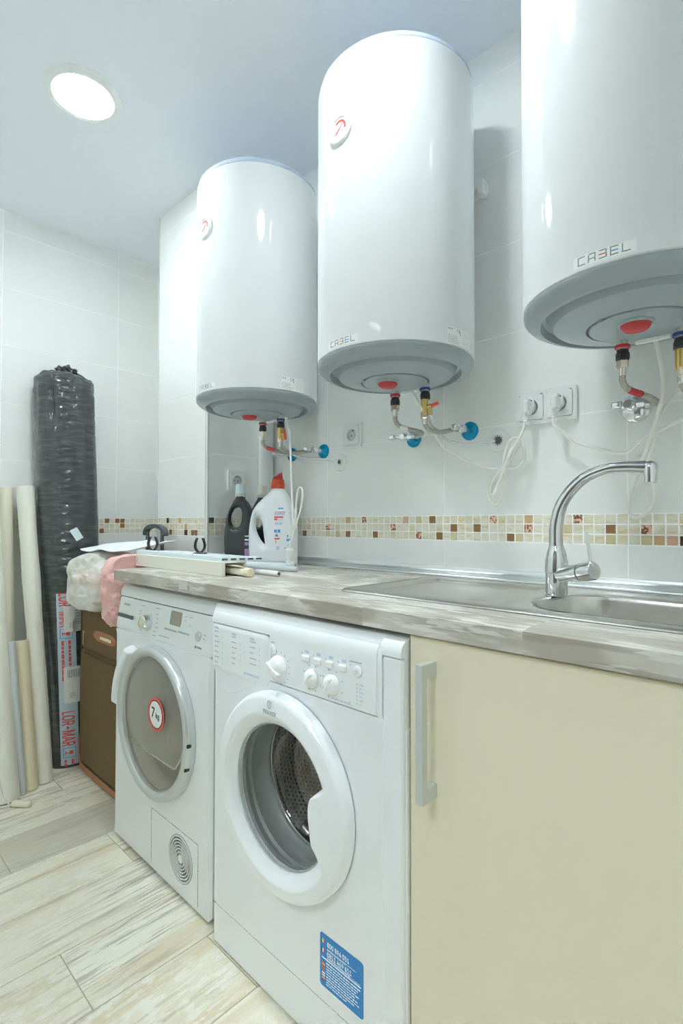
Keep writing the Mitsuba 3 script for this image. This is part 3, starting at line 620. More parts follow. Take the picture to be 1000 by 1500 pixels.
part(t, 'aerator', lathe([(0, -.014), (.0105, -.014), (.012, -.012), (.012, .002), (.0128, .004), (.0128, .014), (.0115, .021), (.007, .0255), (0, .027)], 32, frame([FX + .172, FY, SZ + .242], [1, 0, 0], [0, 1, 0])), 'chrome', 40)
a, b = np.array([FX + .006, FY - .008, SZ + .048]), np.array([FX + .085, FY - .040, SZ + .064])
d = (b - a) / np.linalg.norm(b - a)
part(t, 'mixer_barrel', lathe([(.013, 0), (.0145, .02), (.0165, .045), (.0165, .056), (0, .056)], 32, along(a, d)), 'chrome', 40)
hd = part(t, 'lever_head', lathe([(0, .058), (.0165, .058), (.0180, .061), (.0185, .084), (.016, .089), (0, .090)], 32, along(a, d)), 'chrome', 40)
q = a + d * .078
part(hd, 'lever', xf(bev(.008, .0035, .066, .0015), frame(q + np.array([.000, -.004, .042]), [.9, -.4, .15], [.4, .9, 0])), 'chrome', 30, 'flat upright lever')
part(hd, 'joint_ring', lathe([(.0160, .0555), (.0160, .0585)], 32, along(a, d)), 'black')

t = thing('base_cabinet', 'cream base cabinet with a bar handle under the sink', 'cabinet')
CX0, DY = 2.022, -.588
part(t, 'carcass', cat(box(CX0 + .001, CX0 + .019, DY + .021, -.03, .10, ZCT - TCT - .0005, .001), box(XR - .022, XR - .004, DY + .021, -.03, .10, ZCT - TCT - .0005, .001), box(CX0 + .019, XR - .022, DY + .021, -.03, .10, .118, .001), box(CX0 + .019, XR - .022, -.036, -.03, .118, ZCT - TCT - .001, .001), box(CX0 + .019, XR - .022, DY + .021, DY + .04, .80, ZCT - TCT - .001, .001)), 'carcass')
part(t, 'plinth', box(CX0 + .002, XR - .004, DY + .06, DY + .075, .0, .10, .001), 'beige')
dk = part(t, 'door', box(CX0, XR - .03, DY, DY + .019, .105, ZCT - TCT - .004, .0015), 'beige', 30, 'plain matt cream door')
hx0, hx1 = 2.063, 2.0765
hp = sg.Polygon([(0, .579), (.042, .579), (.042, .803), (0, .803), (0, .779), (.028, .779), (.028, .602), (0, .602)]).buffer(-.0008).buffer(.0008, join_style='mitre')
Mh = np.eye(4); Mh[:3, :3] = np.array([[0, 0, 1], [-1, 0, 0], [0, 1, 0]], float); Mh[:3, 3] = [hx0, DY, 0]
Mh[:3, 2] = [1, 0, 0]
m = trimesh.creation.extrude_polygon(hp, hx1 - hx0, engine='earcut'); m.apply_transform(Mh); m.fix_normals()
part(dk, 'handle', m, 'aluminium', 30, 'grey metal bar handle')

# ================================================================== FRONT-LOADER WASHING MACHINE
YW = -.602; WX0, WX1, WZ1 = 1.4235, 2.0195, .832
t = thing('washing_machine', 'white front-loading washing machine with a blue sticker, beside the cream cabinet', 'washing machine')
hole = sg.Point(1.701, .459).buffer(.182, quad_segs=24)
front = rrect(WX0, WX1, .006, .684, .010).difference(hole)
part(t, 'front_panel', xf(plate(front, lambda x, y, d: .0 - .008 * (1 - np.sqrt(np.clip(1 - (1 - np.clip(np.minimum(x - WX0, WX1 - x) / .010, 0, 1)) ** 2, 0, 1))), lambda x, y, d: -.020 + 0 * x, .016), FR(0, YW, 0)), 'appliance', 40)
part(t, 'cabinet_shell', cat(box(WX0 + .002, WX0 + .012, YW + .020, -.06, .02, .800, .003), box(WX1 - .012, WX1 - .002, YW + .020, -.06, .02, .800, .003), box(WX0 + .012, WX1 - .012, -.07, -.06, .02, .800, .002), box(WX0 + .012, WX1 - .012, YW + .03, -.07, .02, .03, .002)), 'appliance')
part(t, 'kick_seam', box(WX0 + .004, WX1 - .03, YW - .0003, YW + .002, .0965, .0978, .0003), 'seam')
lid = sg.Polygon([(YW + .003, .795)] + [(YW + .003 + .022 * (1 - math.cos(q)), .810 + .022 * math.sin(q)) for q in np.linspace(0, math.pi / 2, 8)] + [(-.05, WZ1), (-.05, .795)])
def sweepx(poly, x0, x1):
    m = trimesh.creation.extrude_polygon(poly, x1 - x0, engine='earcut')
    Mx = np.eye(4); Mx[:3, 0], Mx[:3, 1], Mx[:3, 2], Mx[:3, 3] = [0, 1, 0], [0, 0, 1], [1, 0, 0], [x0, 0, 0]; m.apply_transform(Mx); return m
part(t, 'top_panel', sweepx(lid, WX0 + .001, WX1 - .001), 'appliance', 40)
# control panel: a rounded fascia, with the drawer front at its left
fas = sg.Polygon([(YW - .005, .688), (YW - .007, .693), (YW - .005, .785)] + [(YW + .018 - .023 * math.cos(q), .788 + .034 * math.sin(q)) for q in np.linspace(.1, math.pi / 2, 9)] + [(YW + .03, .821), (YW + .03, .684)])
XD = 1.655
def kx(x): return x + .0085 * (2.5621 - x)
def kz(z): return z + .0085 * (1.0333 - z)
part(t, 'control_panel', sweepx(fas, XD + .001, WX1 - .058), 'appliance_panel', 40)
cor = sg.Polygon([(YW - .001, .684), (YW - .0015, .780)] + [(YW + .022 - .0235 * math.cos(q), .788 + .033 * math.sin(q)) for q in np.linspace(.1, math.pi / 2, 9)] + [(YW + .03, .821), (YW + .03, .684)])
part(t, 'corner_block', sweepx(sg.Polygon([(YW - .006, .800)] + [(YW + .016 - .022 * math.cos(q), .806 + .024 * math.sin(q)) for q in np.linspace(.0, math.pi / 2, 9)] + [(YW + .03, .830), (YW + .03, .800)]), WX1 - .048, WX1 - .0015), 'appliance', 40)
part(t, 'corner_post', rbox(WX1 - .047, WX1 - .0015, YW - .0022, YW + .03, .010, .7985, .006), 'appliance', 40)
part(t, 'panel_end', sweepx(cor, WX1 - .058, WX1 - .048), 'appliance', 40)
dr_poly = rrect(WX0 + .003, XD - .001, .668, .784, .012).union(sg.box(WX0 + .003, .70, XD - .02, .784)).difference(sg.Polygon([(XD + .01, .66), (XD + .01, .700), (XD - .012, .672), (XD - .045, .66)]))
dk = part(t, 'detergent_drawer', xf(plate(dr_poly, lambda x, y, d: .0062 - .004 * (1 - np.sqrt(np.clip(1 - (1 - np.clip(d / .006, 0, 1)) ** 2, 0, 1))), lambda x, y, d: -.004 + 0 * x, .008), FR(0, YW, 0)), 'appliance_panel', 40, 'drawer front with printed programme table')
part(t, 'drawer_top', sweepx(sg.Polygon([(YW - .0050, .7865)] + [(YW + .018 - .023 * math.cos(q), .788 + .034 * math.sin(q)) for q in np.linspace(.1, math.pi / 2, 9)] + [(YW + .03, .821), (YW + .03, .7865)]), WX0 + .003, XD + .001), 'appliance_panel', 40)
part(t, 'drawer_recess', xf(plate(sg.Polygon([(1.438, .672), (1.452, .642), (1.47, .632), (1.51, .632), (1.60, .668), (1.59, .674)]).buffer(.004), lambda x, y, d: .0022 - .0022 * np.clip(d / .006, 0, 1), lambda x, y, d: -.004 + 0 * x, .006), FR(0, YW, 0)), 'appliance', 40)
YP = YW - .0067; F_ = FR(0, YP, 0)
def knob(x, z, r, h, ridge):
    x, z = kx(x), kz(z)
    k = part(t, 'knob', xf(cat(lathe([(r, 0), (r, .004), (r * .93, .006)] + [(r * .90 * math.cos(q), .006 + (h - .006) * math.sin(q)) for q in np.linspace(0.15, math.pi / 2, 8)], 40),), frame([x, YP, z], [1, 0, 0], [0, 0, 1])), 'white_plastic', 40, 'round white dial')
    part(k, 'grip', xf(rbox(-r * .86, r * .86, -r * .16, r * .16, .004, h * 1.06, r * .14), frame([x, YP, z], [math.cos(ridge), 0, math.sin(ridge)], [-math.sin(ridge), 0, math.cos(ridge)])), 'white_plastic', 40)
knob(1.684, .720, .0265, .022, -.5); knob(1.789, .719, .0185, .017, .9); knob(1.847, .719, .0195, .017, 1.1)
for x in (1.771, 1.8055, 1.8405, 1.875):
    part(t, 'button', xf(rbox(-.0095, .0095, -.0062, .0062, -.002, .0055, .0025), frame([kx(x), YP, kz(.756)], [1, 0, 0], [0, 0, 1])), 'white_plastic', 40)
for x, z in ((1.6635, .7555), (1.913, .757)):
    x, z = kx(x), kz(z)
    b = part(t, 'round_button', xf(lathe([(.0105, 0), (.0105, .003), (.0085, .0045), (0, .0045)], 32), frame([x, YP, z], [1, 0, 0], [0, 0, 1])), 'white_plastic', 40)
    part(b, 'symbol', ext(sg.Point(0, 0).buffer(.0042).difference(sg.Point(0, 0).buffer(.0032)).union(sg.box(-.0005, -.0018, .0005, .0052)), .0004, FR(x, YP - .0045, z)), 'text_pale')
rs = random.Random(11); gm, bm = [], []
for x0, z0, r0, n in ((1.684, .720, .034, 16), (1.789, .719, .026, 8), (1.847, .719, .028, 8)):
    for k in range(n):
        a_ = 2 * math.pi * (k + .5) / n
        gm.append(xf(strip(-.0016, .0016, -.0012, .0012), F_ @ frame([kx(x0 + r0 * math.cos(a_)), kz(z0 + r0 * math.sin(a_)), 0], [1, 0, 0], [0, 1, 0])))
for x in (1.758, 1.7925, 1.8275, 1.862, 1.894): gm.append(xf(strip(-.0012, .0012, -.0012, .0012), F_ @ frame([kx(x), kz(.7655), 0], [1, 0, 0], [0, 1, 0])))
for k in range(6):
    gm.append(xf(strip(-.0012, .0012, -.0012, .0012), F_ @ frame([kx(1.911), kz(.733 - .0072 * k), 0], [1, 0, 0], [0, 1, 0])))
    bm.append(xf(strip(.006, .016 - .004 * (k % 2), -.0010, .0010), F_ @ frame([kx(1.911), kz(.733 - .0072 * k), 0], [1, 0, 0], [0, 1, 0])))
gm += [xf(strip(0, .012, 0, .0022), F_ @ frame([kx(1.656), kz(.770), 0], [1, 0, 0], [0, 1, 0])), xf(strip(0, .030, 0, .0024), F_ @ frame([kx(1.892), kz(.772), 0], [1, 0, 0], [0, 1, 0]))]
part(t, 'panel_print', cat(*gm), 'text_mid', False)
for x in (1.772, 1.807, 1.842, 1.877): bm.append(xf(strip(-.005, .006, 0, .006), F_ @ frame([kx(x), kz(.7665), 0], [1, 0, 0], [0, 1, 0])))
for x in np.arange(1.845, 1.885, .008): bm.append(xf(strip(0, .006, 0, .0038), F_ @ frame([kx(x), kz(.690), 0], [1, 0, 0], [0, 1, 0])))
bm.append(xf(text('A', .009, .0004, True), F_ @ frame([kx(1.889), kz(.689), 0], [1, 0, 0], [0, 1, 0])))
part(t, 'panel_print', cat(*bm), 'text_pale', False)
FD = FR(0, YW - .0062, 0); dm, dm2 = [], []
for c, x0 in enumerate((1.440, 1.514, 1.586)):
    for r in range((7, 6, 5)[c]):
        z = .765 - .0125 * r - (.0 if c == 0 else .004)
        dm.append(xf(strip(.0, rs.uniform(.012, .024), 0, .0022), FD @ frame([x0, z, 0], [1, 0, 0], [0, 1, 0])))
        if r: dm.append(xf(strip(.034, .0365, 0, .0026), FD @ frame([x0, z, 0], [1, 0, 0], [0, 1, 0])))
    dm2.append(xf(strip(.0, .016, 0, .0055), FD @ frame([x0 + .001, .772 - .006 * (c > 0), 0], [1, 0, 0], [0, 1, 0])))
for x in np.arange(1.563, 1.622, .0075): dm2.append(xf(strip(0, .006, 0, .005), FD @ frame([x, .6835, 0], [1, 0, 0], [0, 1, 0])))
dm2.append(xf(strip(0, .026, 0, .0022), FD @ frame([1.440, .679, 0], [1, 0, 0], [0, 1, 0])))
part(dk, 'programme_print', cat(*dm), 'text_mid', False); part(dk, 'heading_print', cat(*dm2), 'text_pale', False)

# round door with a handle notch cut into the window
dcx, dcz, dro = 1.699, .462, .209
wcx, wcz, wr = 1.701, .457, .148
win = sg.Point(wcx, wcz).buffer(wr, quad_segs=32)
notch = sg.Polygon(spline([[1.862, .556], [1.847, .531], [1.829, .512], [1.815, .494], [1.811, .470], [1.815, .440], [1.822, .408], [1.830, .384], [1.836, .368]], .006).tolist() + [(1.85, .30), (1.95, .30), (1.95, .60)])
win = win.difference(notch.buffer(0)); win = max(getattr(win, 'geoms', [win]), key=lambda g: g.area).buffer(-.002).buffer(.002)
dring = sg.Point(dcx, dcz).buffer(dro, quad_segs=40).difference(win)
def ray_len(poly_, a):
    g = sg.LineString([(wcx, wcz), (wcx + math.cos(a), wcz + math.sin(a))]).intersection(poly_)
    g = min(getattr(g, 'geoms', [g]), key=lambda q: q.distance(sg.Point(wcx, wcz))); return g.length
rows_, NA = [], 320
for a_ in np.linspace(0, 2 * math.pi, NA, endpoint=False):
    ri = ray_len(win, a_); ux, uz = math.cos(a_), math.sin(a_)
    bq = (wcx - dcx) * ux + (wcz - dcz) * uz; ro = -bq + math.sqrt(bq * bq - (wcx - dcx) ** 2 - (wcz - dcz) ** 2 + dro * dro)
    tt = np.r_[0, 0, .012, .04, np.linspace(.08, .86, 20), .90, .93, .955, .975, .99, 1, 1, 1]; r_ = ri + (ro - ri) * tt
    de, dw = ro - r_, r_ - ri; lf = float(np.clip((wr + .004 - ri < .006) * 1.0, 0, 1)); lf = float(np.clip(1 - (wr - ri) / .02, 0, 1))
    h_ = .012 + .016 * np.sqrt(np.clip(1 - (1 - np.clip(de / .012, 0, 1)) ** 2, 0, 1)) + .008 * np.clip(de / .05, 0, 1) ** .7
    bev_ = np.clip(1 - dw / .026, 0, 1); h_ = h_ - .021 * lf * bev_ ** 1.25 - .004 * (1 - lf) * np.clip(1 - dw / .004, 0, 1) ** 2
    h_[0] = .002; h_[-1] = .002; rows_.append(np.stack([wcx + r_ * ux, wcz + r_ * uz, h_], 1))
NR = len(rows_[0]); v_ = np.vstack(rows_); i_, j_ = np.meshgrid(np.arange(NA), np.arange(NR - 1), indexing='ij'); i2 = (i_ + 1) % NA
f_ = np.stack([i_ * NR + j_, i_ * NR + j_ + 1, i2 * NR + j_ + 1, i2 * NR + j_], -1).reshape(-1, 4)
dk = part(t, 'door', xf(trimesh.Trimesh(v_, np.vstack([f_[:, [0, 1, 2]], f_[:, [0, 2, 3]]]), process=False), FR(0, YW, 0)), 'door_white', 45, 'white round door ring with a recessed grip')
part(dk, 'window', xf(lathe([(.1505, .010), (.148, .006), (.142, -.010), (.134, -.040), (.126, -.070), (.11, -.084), (0, -.088)], 64), FR(wcx, YW, wcz)), 'glass', 40, 'clear glass bowl')
part(dk, 'window_seal', xf(lathe([(.1440, .009), (.1490, .013), (.153, .008), (.153, -.004), (.1440, -.004)], 64), FR(wcx, YW, wcz)), 'rubber_grey', 40)
emb = cat(text('INDESIT', .0078, .0004, False, True), xf(ext(affinity.scale(sg.Point(0, 0).buffer(.0085), .8, 1).difference(affinity.scale(sg.Point(0, 0).buffer(.0072), .8, 1)).union(sg.box(-.0008, -.005, .0008, .005)), .0004), frame([0, .0205, 0], [1, 0, 0], [0, 1, 0])))
part(dk, 'emblem', xf(emb, FR(1.697, YW - .0374, .632)), 'text_grey', False, 'grey ring emblem and lettering')
part(t, 'gasket', xf(lathe([(.180, -.002), (.166, -.006), (.158, -.014), (.162, -.026), (.158, -.032), (.164, -.050), (.158, -.070), (.151, -.078), (.151, -.084), (.156, -.086)], 64), FR(wcx, YW, wcz)), 'rubber_grey', 40, 'grey rubber door gasket')
def punched(r, z0, z1, pitch, hole):
    """A cylinder wall with rows of real round holes, staggered."""
    na_, nz_ = int(2 * math.pi * r / pitch), int((z1 - z0) / pitch); q8 = np.arange(8) * math.pi / 4 + math.pi / 8
    sq = np.array([[.5, .207], [.207, .5], [-.207, .5], [-.5, .207], [-.5, -.207], [-.207, -.5], [.207, -.5], [.5, -.207]]) ; sq = np.array([[.5, .25], [.5, .5], [-.5, .5], [-.5, .25], [-.5, -.25], [-.5, -.5], [.5, -.5], [.5, -.25]])
    inn = np.stack([np.cos(q8), np.sin(q8)], 1) * hole / pitch; cell = np.vstack([sq, inn]); fc = []
    for k in range(8): k2 = (k + 1) % 8; fc += [[k, k2, 8 + k2], [k, 8 + k2, 8 + k]]
    fc = np.array(fc); vs, fs = [], []
    for j in range(nz_):
        for i in range(na_):
            uv_ = cell + [i + .5 + .5 * (j % 2), j + .5]; a = uv_[:, 0] * 2 * math.pi / na_
            vs.append(np.stack([r * np.cos(a), r * np.sin(a), z0 + uv_[:, 1] * (z1 - z0) / nz_], 1)); fs.append(fc + 16 * len(fs))
    return trimesh.Trimesh(np.vstack(vs), np.vstack(fs), process=False)
part(t, 'drum', xf(cat(punched(.226, -.38, -.098, .0110, .0031), lathe([(.152, -.088), (.156, -.092), (.226, -.098)], 80), lathe([(.226, -.38), (.21, -.39), (0, -.40)], 80)), FR(wcx, YW, wcz)), 'drum', False, 'perforated steel drum')
part(t, 'tub', xf(lathe([(.180, -.088), (.240, -.092), (.240, -.41), (0, -.42)], 64), FR(wcx, YW, wcz)), 'rubber_grey', 40)
part(t, 'drum_edge', xf(tube([[.1515 * math.cos(q), .1515 * math.sin(q), -.087] for q in np.linspace(0, 2 * math.pi, 49)], .0022, 8, smooth=False), FR(wcx, YW, wcz)), 'chrome', True)
for q in (2.2, 4.3, 6.4):
    part(t, 'drum_paddle', xf(rbox(.168, .224, -.02, .02, -.36, -.12, .012), FR(wcx, YW, wcz) @ frame([0, 0, 0], [math.cos(q), math.sin(q), 0], [-math.sin(q), math.cos(q), 0])), 'steel', 40)
# blue sticker
sk = part(t, 'sticker', ext(rrect(0, .1135, 0, .1015, .006), .0004, FR(1.8135, YW - .0004, .1275)), 'sticker_blue', False, 'blue information sticker with phone numbers and flags')
SF = FR(1.8135, YW - .0009, .1275)
wm = [xf(text('800 894 051', .0092, .0003, True, width=.058), SF @ frame([.020, .0810, 0], [1, 0, 0], [0, 1, 0])), xf(text('0811 469 611', .0092, .0003, True, width=.064), SF @ frame([.020, .0625, 0], [1, 0, 0], [0, 1, 0])),
      xf(strip(.006, .108, .0540, .0565), SF)]
for x0, x1, y in ((.020, .096, .0765), (.020, .070, .0745), (.020, .106, .0585), (.020, .08, .060)): wm.append(xf(strip(x0, x1, y, y + .0007), SF))
for r in range(9):
    x = .018; y = .0475 - .0050 * r; lim = (.102, .098, .092, .100, .094, .098, .100, .090, .070)[r]
    while x < lim:
        w = rs.uniform(.004, .010); wm.append(xf(strip(x, min(x + w, lim + .004), y, y + .0017 + .0008 * (r < 1)), SF)); x += w + .0014
part(sk, 'print', cat(*wm), 'text_white', False, 'white print')
fl = {'flag_green': [], 'text_white': [], 'text_red': [], 'flag_yellow': [], 'blue_dark': []}
for y, cols in ((.0835, ('flag_green', 'text_white', 'text_red')), (.0655, ('blue_dark', 'text_white', 'text_red'))):
    for j, c in enumerate(cols): fl[c].append(xf(strip(.004 + j * .0032, .0072 + j * .0032, y, y + .008), SF))
for y, cols in ((.0395, ('text_red', 'flag_yellow', 'text_red')), (.0305, ('text_red', 'flag_green', 'text_red')), (.0205, ('text_white', 'text_red', 'text_white')), (.0110, ('blue_dark', 'text_red', 'flag_yellow'))):
    for j, c in enumerate(cols): fl[c].append(xf(strip(.006, .0145, y + j * .0024, y + .0024 + j * .0024), SF))
for c, ms in fl.items(): part(sk, 'flags', cat(*ms), c, False)

# ================================================================== TUMBLE DRYER
YD = -.5845; DX0, DX1 = .797, 1.3915
t = thing('tumble_dryer', 'white tumble dryer with a smoked round door and 7 kg sticker', 'dryer')
hole = sg.Point(1.098, .448).buffer(.197, quad_segs=24)
front = rrect(DX0, DX1, .008, .682, .010).difference(hole).difference(sg.Point(1.240, .106).buffer(.061, quad_segs=16))
part(t, 'front_panel', xf(plate(front, lambda x, y, d: -.006 * (1 - np.sqrt(np.clip(1 - (1 - np.clip(np.minimum(x - DX0, DX1 - x) / .008, 0, 1)) ** 2, 0, 1))), lambda x, y, d: -.020 + 0 * x, .016), FR(0, YD, 0)), 'appliance', 40)
part(t, 'cabinet_shell', cat(box(DX0 + .002, DX0 + .012, YD + .020, -.06, .02, .780, .003), box(DX1 - .012, DX1 - .002, YD + .020, -.06, .02, .780, .003), box(DX0 + .012, DX1 - .012, -.07, -.06, .02, .780, .002)), 'appliance')
part(t, 'top_panel', sweepx(sg.Polygon([(YD + .018, .789), (YD + .0215, .810), (YD + .030, .822), (YD + .045, .828), (-.30, .830), (-.30, .789)]), DX0 + .001, DX1 - .001), 'appliance', 30)
part(t, 'panel_gap', box(DX0 + .003, DX1 - .003, YD + .0185, YD + .04, .7862, .7895, .0004), 'seam')
sl = math.hypot(.0165, .1045); DP = frame([0, YD, .6835], [1, 0, 0], [0, .0165 / sl, .1045 / sl])
dkx = rrect(.806, .928, .044, .056, .002)
pan = rrect(DX0 + .001, DX1 - .001, .0, .1035, .006)
part(t, 'control_panel', xf(plate(pan, lambda x, y, d: .0 - .003 * (1 - np.clip(d / .004, 0, 1)) ** 2, lambda x, y, d: -.012 + 0 * x, .012), DP), 'appliance_panel', 40)
def dp(x, y, z=0.0): return DP @ frame([x, y, z], [1, 0, 0], [0, 1, 0])
tk = part(t, 'tank_drawer', xf(plate(rrect(.806, .925, .006, .052, .004), lambda x, y, d: .003 * np.clip(d / .003, 0, 1), lambda x, y, d: -.002 + 0 * x, .008), DP), 'appliance_panel', 40)
part(tk, 'grip_slot', xf(bev(.112, .012, .002, .0008), dp(.866, .044, .0035)), 'dark_grey')
part(t, 'maker_name', xf(text('SIEMENS', .0075, .0004, True, width=.044), dp(.840, .0775, .0002)), 'text_mid', False)
kb = part(t, 'knob', xf(lathe([(.027, 0), (.027, .003), (.0225, .004), (.0215, .020), (.0195, .0225), (.0165, .0235)], 48), dp(1.022, .044)), 'chrome', 40, 'chrome rotary dial')
part(kb, 'face', xf(lathe([(.0168, .0230), (.012, .0240), (0, .0242)], 40), dp(1.022, .044)), 'knob_face', 40)
part(t, 'display', xf(plate(rrect(-.031, .031, -.020, .020, .002), lambda x, y, d: .0012 + 0 * x, lambda x, y, d: -.001 + 0 * x, .01), dp(1.184, .0755)), 'display', 30, 'small grey display')
part(t, 'touch_bar', xf(cat(strip(1.128, 1.198, .038, .043, .0018), strip(1.206, 1.268, .0395, .0440, .0018)), DP), 'text_mid')
part(t, 'button_trim', xf(strip(1.112, 1.296, .036, .046, .0010), DP), 'white_plastic')
part(t, 'start_button', xf(lathe([(.0135, 0), (.0135, .003), (.0115, .005), (0, .005)], 32), dp(1.314, .044)), 'silver', 40, 'round silver start button')
pm = []
for x, y, w in ((.965, .0885, .020), (.955, .0705, .016), (.955, .062, .014), (1.055, .0905, .032), (1.062, .073, .016), (1.068, .060, .014), (1.070, .0475, .016), (1.068, .035, .020), (1.062, .0215, .018), (1.060, .010, .026), (.968, .0125, .020), (1.098, .0155, .062),
                (1.232, .086, .012), (1.256, .087, .018), (1.232, .0755, .010), (1.226, .062, .004), (1.240, .062, .004), (1.258, .064, .008), (1.335, .050, .016), (1.337, .040, .010)):
    pm.append(xf(strip(0, w, 0, .0022), dp(x, y, .0001)))
part(t, 'panel_print', cat(*pm), 'text_mid', False)
part(t, 'badge_print', xf(cat(strip(0, .009, 0, .007), strip(.012, .034, .001, .006)), dp(1.302, .012, .0001)), 'text_grey', False)
# door
qx, qz, qr = 1.094, .446, .2205
dk = part(t, 'door', lathe([(.188, .012), (.190, .018), (.194, .0235), (.199, .027), (.206, .0285), (.212, .0275), (.2165, .024), (.2195, .018), (.2205, .010), (.2205, .001)][::-1], 128, FR(1.096, YD, .447)), 'silver', 45, 'silver door ring')
arc = [(qx + r * math.cos(a), qz + r * math.sin(a)) for r, aa in ((.254, np.linspace(2.24, 3.14, 26)), (.2100, np.linspace(3.14, 2.05, 26))) for a in aa]
hpoly = sg.Polygon(arc).buffer(-.004).buffer(.004)
part(dk, 'grip', xf(plate(hpoly, lambda x, y, d: .012 + .022 * np.sqrt(np.clip(1 - (1 - np.clip(d / .012, 0, 1)) ** 2, 0, 1)), lambda x, y, d: .001 + 0 * x, .006), FR(0, YD, 0)), 'door_white', 45, 'white crescent door grip')
part(dk, 'glass', xf(lathe([(.193, .020), (.12, .024), (0, .0255)], 64), FR(1.099, YD, .448)), 'smoked', 40, 'smoked outer pane')
ib = sg.Point(1.042, .452).buffer(.180, quad_segs=32).intersection(sg.box(0, .318, 3, 3)).buffer(-.02).buffer(.02)
dsh = plate(ib, lambda x, y, d: .010 + .0 * x - .030 * np.clip(1 - d / .05, 0, 1) ** 2, lambda x, y, d: .009 + .0 * x - .030 * np.clip(1 - d / .05, 0, 1) ** 2, .012)
nv = len(dsh.vertices) // 2; top = dsh.faces[(dsh.faces < nv).all(1)]
part(dk, 'inner_bowl', xf(trimesh.Trimesh(dsh.vertices[:nv], top, process=False), FR(0, YD + .004, 0)), 'frosted', True, 'clear inner bowl with a flat lower edge')
ibr = np.array(ib.exterior.coords); part(dk, 'bowl_rim', xf(tube(np.c_[ibr[:, 0], ibr[:, 1], np.full(len(ibr), -.021)], .0045, 8, smooth=False), FR(0, YD + .004, 0)), 'pale_rim', True)
part(dk, 'hinge_slot', cat(*[xf(bev(.010, .010, .014, .001), FR(qx + (qr - .0035) * math.cos(a), YD - .018, qz + (qr - .0035) * math.sin(a)) @ frame([0, 0, 0], [math.cos(a), math.sin(a), 0], [-math.sin(a), math.cos(a), 0])) for a in (-.02, -.33)]), 'black')
st = part(dk, 'sticker', xf(lathe([(.0485, 0), (.0485, .0006), (0, .0006)], 56), FR(1.1425, YD - .0262, .484)), 'text_red', 30, 'round 7 kg sticker with a red rim')
part(st, 'disc', xf(lathe([(.0375, 0), (.0375, .0004), (0, .0004)], 48), FR(1.1425, YD - .0268, .484)), 'paper')
part(st, 'ring', xf(ext(sg.Point(0, 0).buffer(.0400, quad_segs=24).difference(sg.Point(0, 0).buffer(.0375, quad_segs=24)), .0005), FR(1.1425, YD - .0268, .484)), 'text_black')
part(st, 'lettering', cat(xf(text('7', .027, .0004, True), FR(1.118, YD - .0272, .474)), xf(text('kg', .0150, .0004, True), FR(1.143, YD - .0272, .474))), 'text_black', False)
part(t, 'drum', xf(lathe([(.197, -.002), (.195, -.03), (.20, -.05), (.23, -.06), (.24, -.38), (0, -.40)], 64), FR(1.099, YD, .448)), 'drum_plain', 40)
for k_, (x, z, r) in enumerate(((1.10, .360, .070), (1.215, .400, .055))):
    m = trimesh.creation.icosphere(subdivisions=4, radius=r); m.vertices += (meshkit.fbm(m.vertices * 25 + k_, 3)[:, None] - .5) * .05 * m.vertex_normals
    m.apply_translation([x, YD + .13 + .03 * k_, z]); solo('laundry', m, 'clothes', ('crumpled mauve laundry low behind the smoked dryer door', 'crumpled mauve laundry at the right behind the smoked dryer door')[k_], 'laundry', smooth=True)
part(t, 'flap_seam', xf(cat(strip(1.068, 1.330, .1815, .1828, .0004), strip(1.068, 1.0690, .02, .1828, .0004), strip(1.3300, 1.3314, .02, .1828, .0004)), FR(0, YD - .0001, 0)), 'seam', False)
vk = part(t, 'vent', xf(cat(lathe([(.0610, -.012), (.0610, .0005), (.0635, .0012), (.0640, .0)][::-1], 48), lathe([(.0610, .0), (.0600, -.13), (0, -.13)], 48)), FR(1.240, YD, .106)), 'abs_grey', 40, 'round vent grille of concentric rings')
part(vk, 'spider', xf(cat(*[xf(bev(.122, .0022, .0025, .0005), frame([0, 0, -.003], [math.cos(a), math.sin(a), 0], [-math.sin(a), math.cos(a), 0])) for a in (.4, 1.45, 2.5)]), FR(1.240, YD, .106)), 'white_plastic')
for k_, r in enumerate((.0590, .0510, .0430, .0350, .0270, .0190)):
    part(vk, 'slat', xf(lathe([(r - .0017, .0005), (r - .0013, .0020), (r + .0013, .0020), (r + .0017, .0005)][::-1], 48), FR(1.240, YD, .106)), 'white_plastic', 40)
part(vk, 'hub', xf(lathe([(.012, .0), (.0105, .0025), (0, .003)], 32), FR(1.240, YD, .106)), 'white_plastic', 40)

# ================================================================== THINGS ON THE WORKTOP
ZT = ZCT + .0004
def bottle_frame(x, y, face): return frame([x, y, ZT], [math.cos(face), math.sin(face), 0], [0, 0, 1])
def inflate(poly, Tk, w, res): 
    h = lambda x, y, d: Tk * np.sqrt(np.clip(1 - (1 - np.clip(d / w, 0, 1)) ** 2, 0, 1)) + .0004
    return plate(poly, h, lambda x, y, d: -h(x, y, d), res)
def poly(pts, step=.006): return sg.Polygon(spline(pts, step)).buffer(0)
FACE = math.radians(43)
wb = thing('detergent_bottle', 'large white detergent bottle with a red cap on the worktop', 'bottle')
B = bottle_frame(1.093, -.145, FACE)
o = poly([[-.086, .004], [-.088, .05], [-.089, .10], [-.086, .15], [-.074, .20], [-.048, .234], [-.015, .264], [.000, .282], [.032, .282], [.044, .270], [.064, .235], [.080, .190], [.087, .13], [.088, .07], [.086, .004], [.080, .0], [-.080, .0]])
h_ = poly([[-.058, .178], [-.046, .168], [-.040, .150], [-.036, .120], [-.032, .092], [-.030, .078], [-.042, .090], [-.056, .115], [-.063, .140], [-.063, .165]], .004)
part(wb, 'body', xf(inflate(o.difference(h_), .036, .026, .0055), B), 'bottle_white', 50)
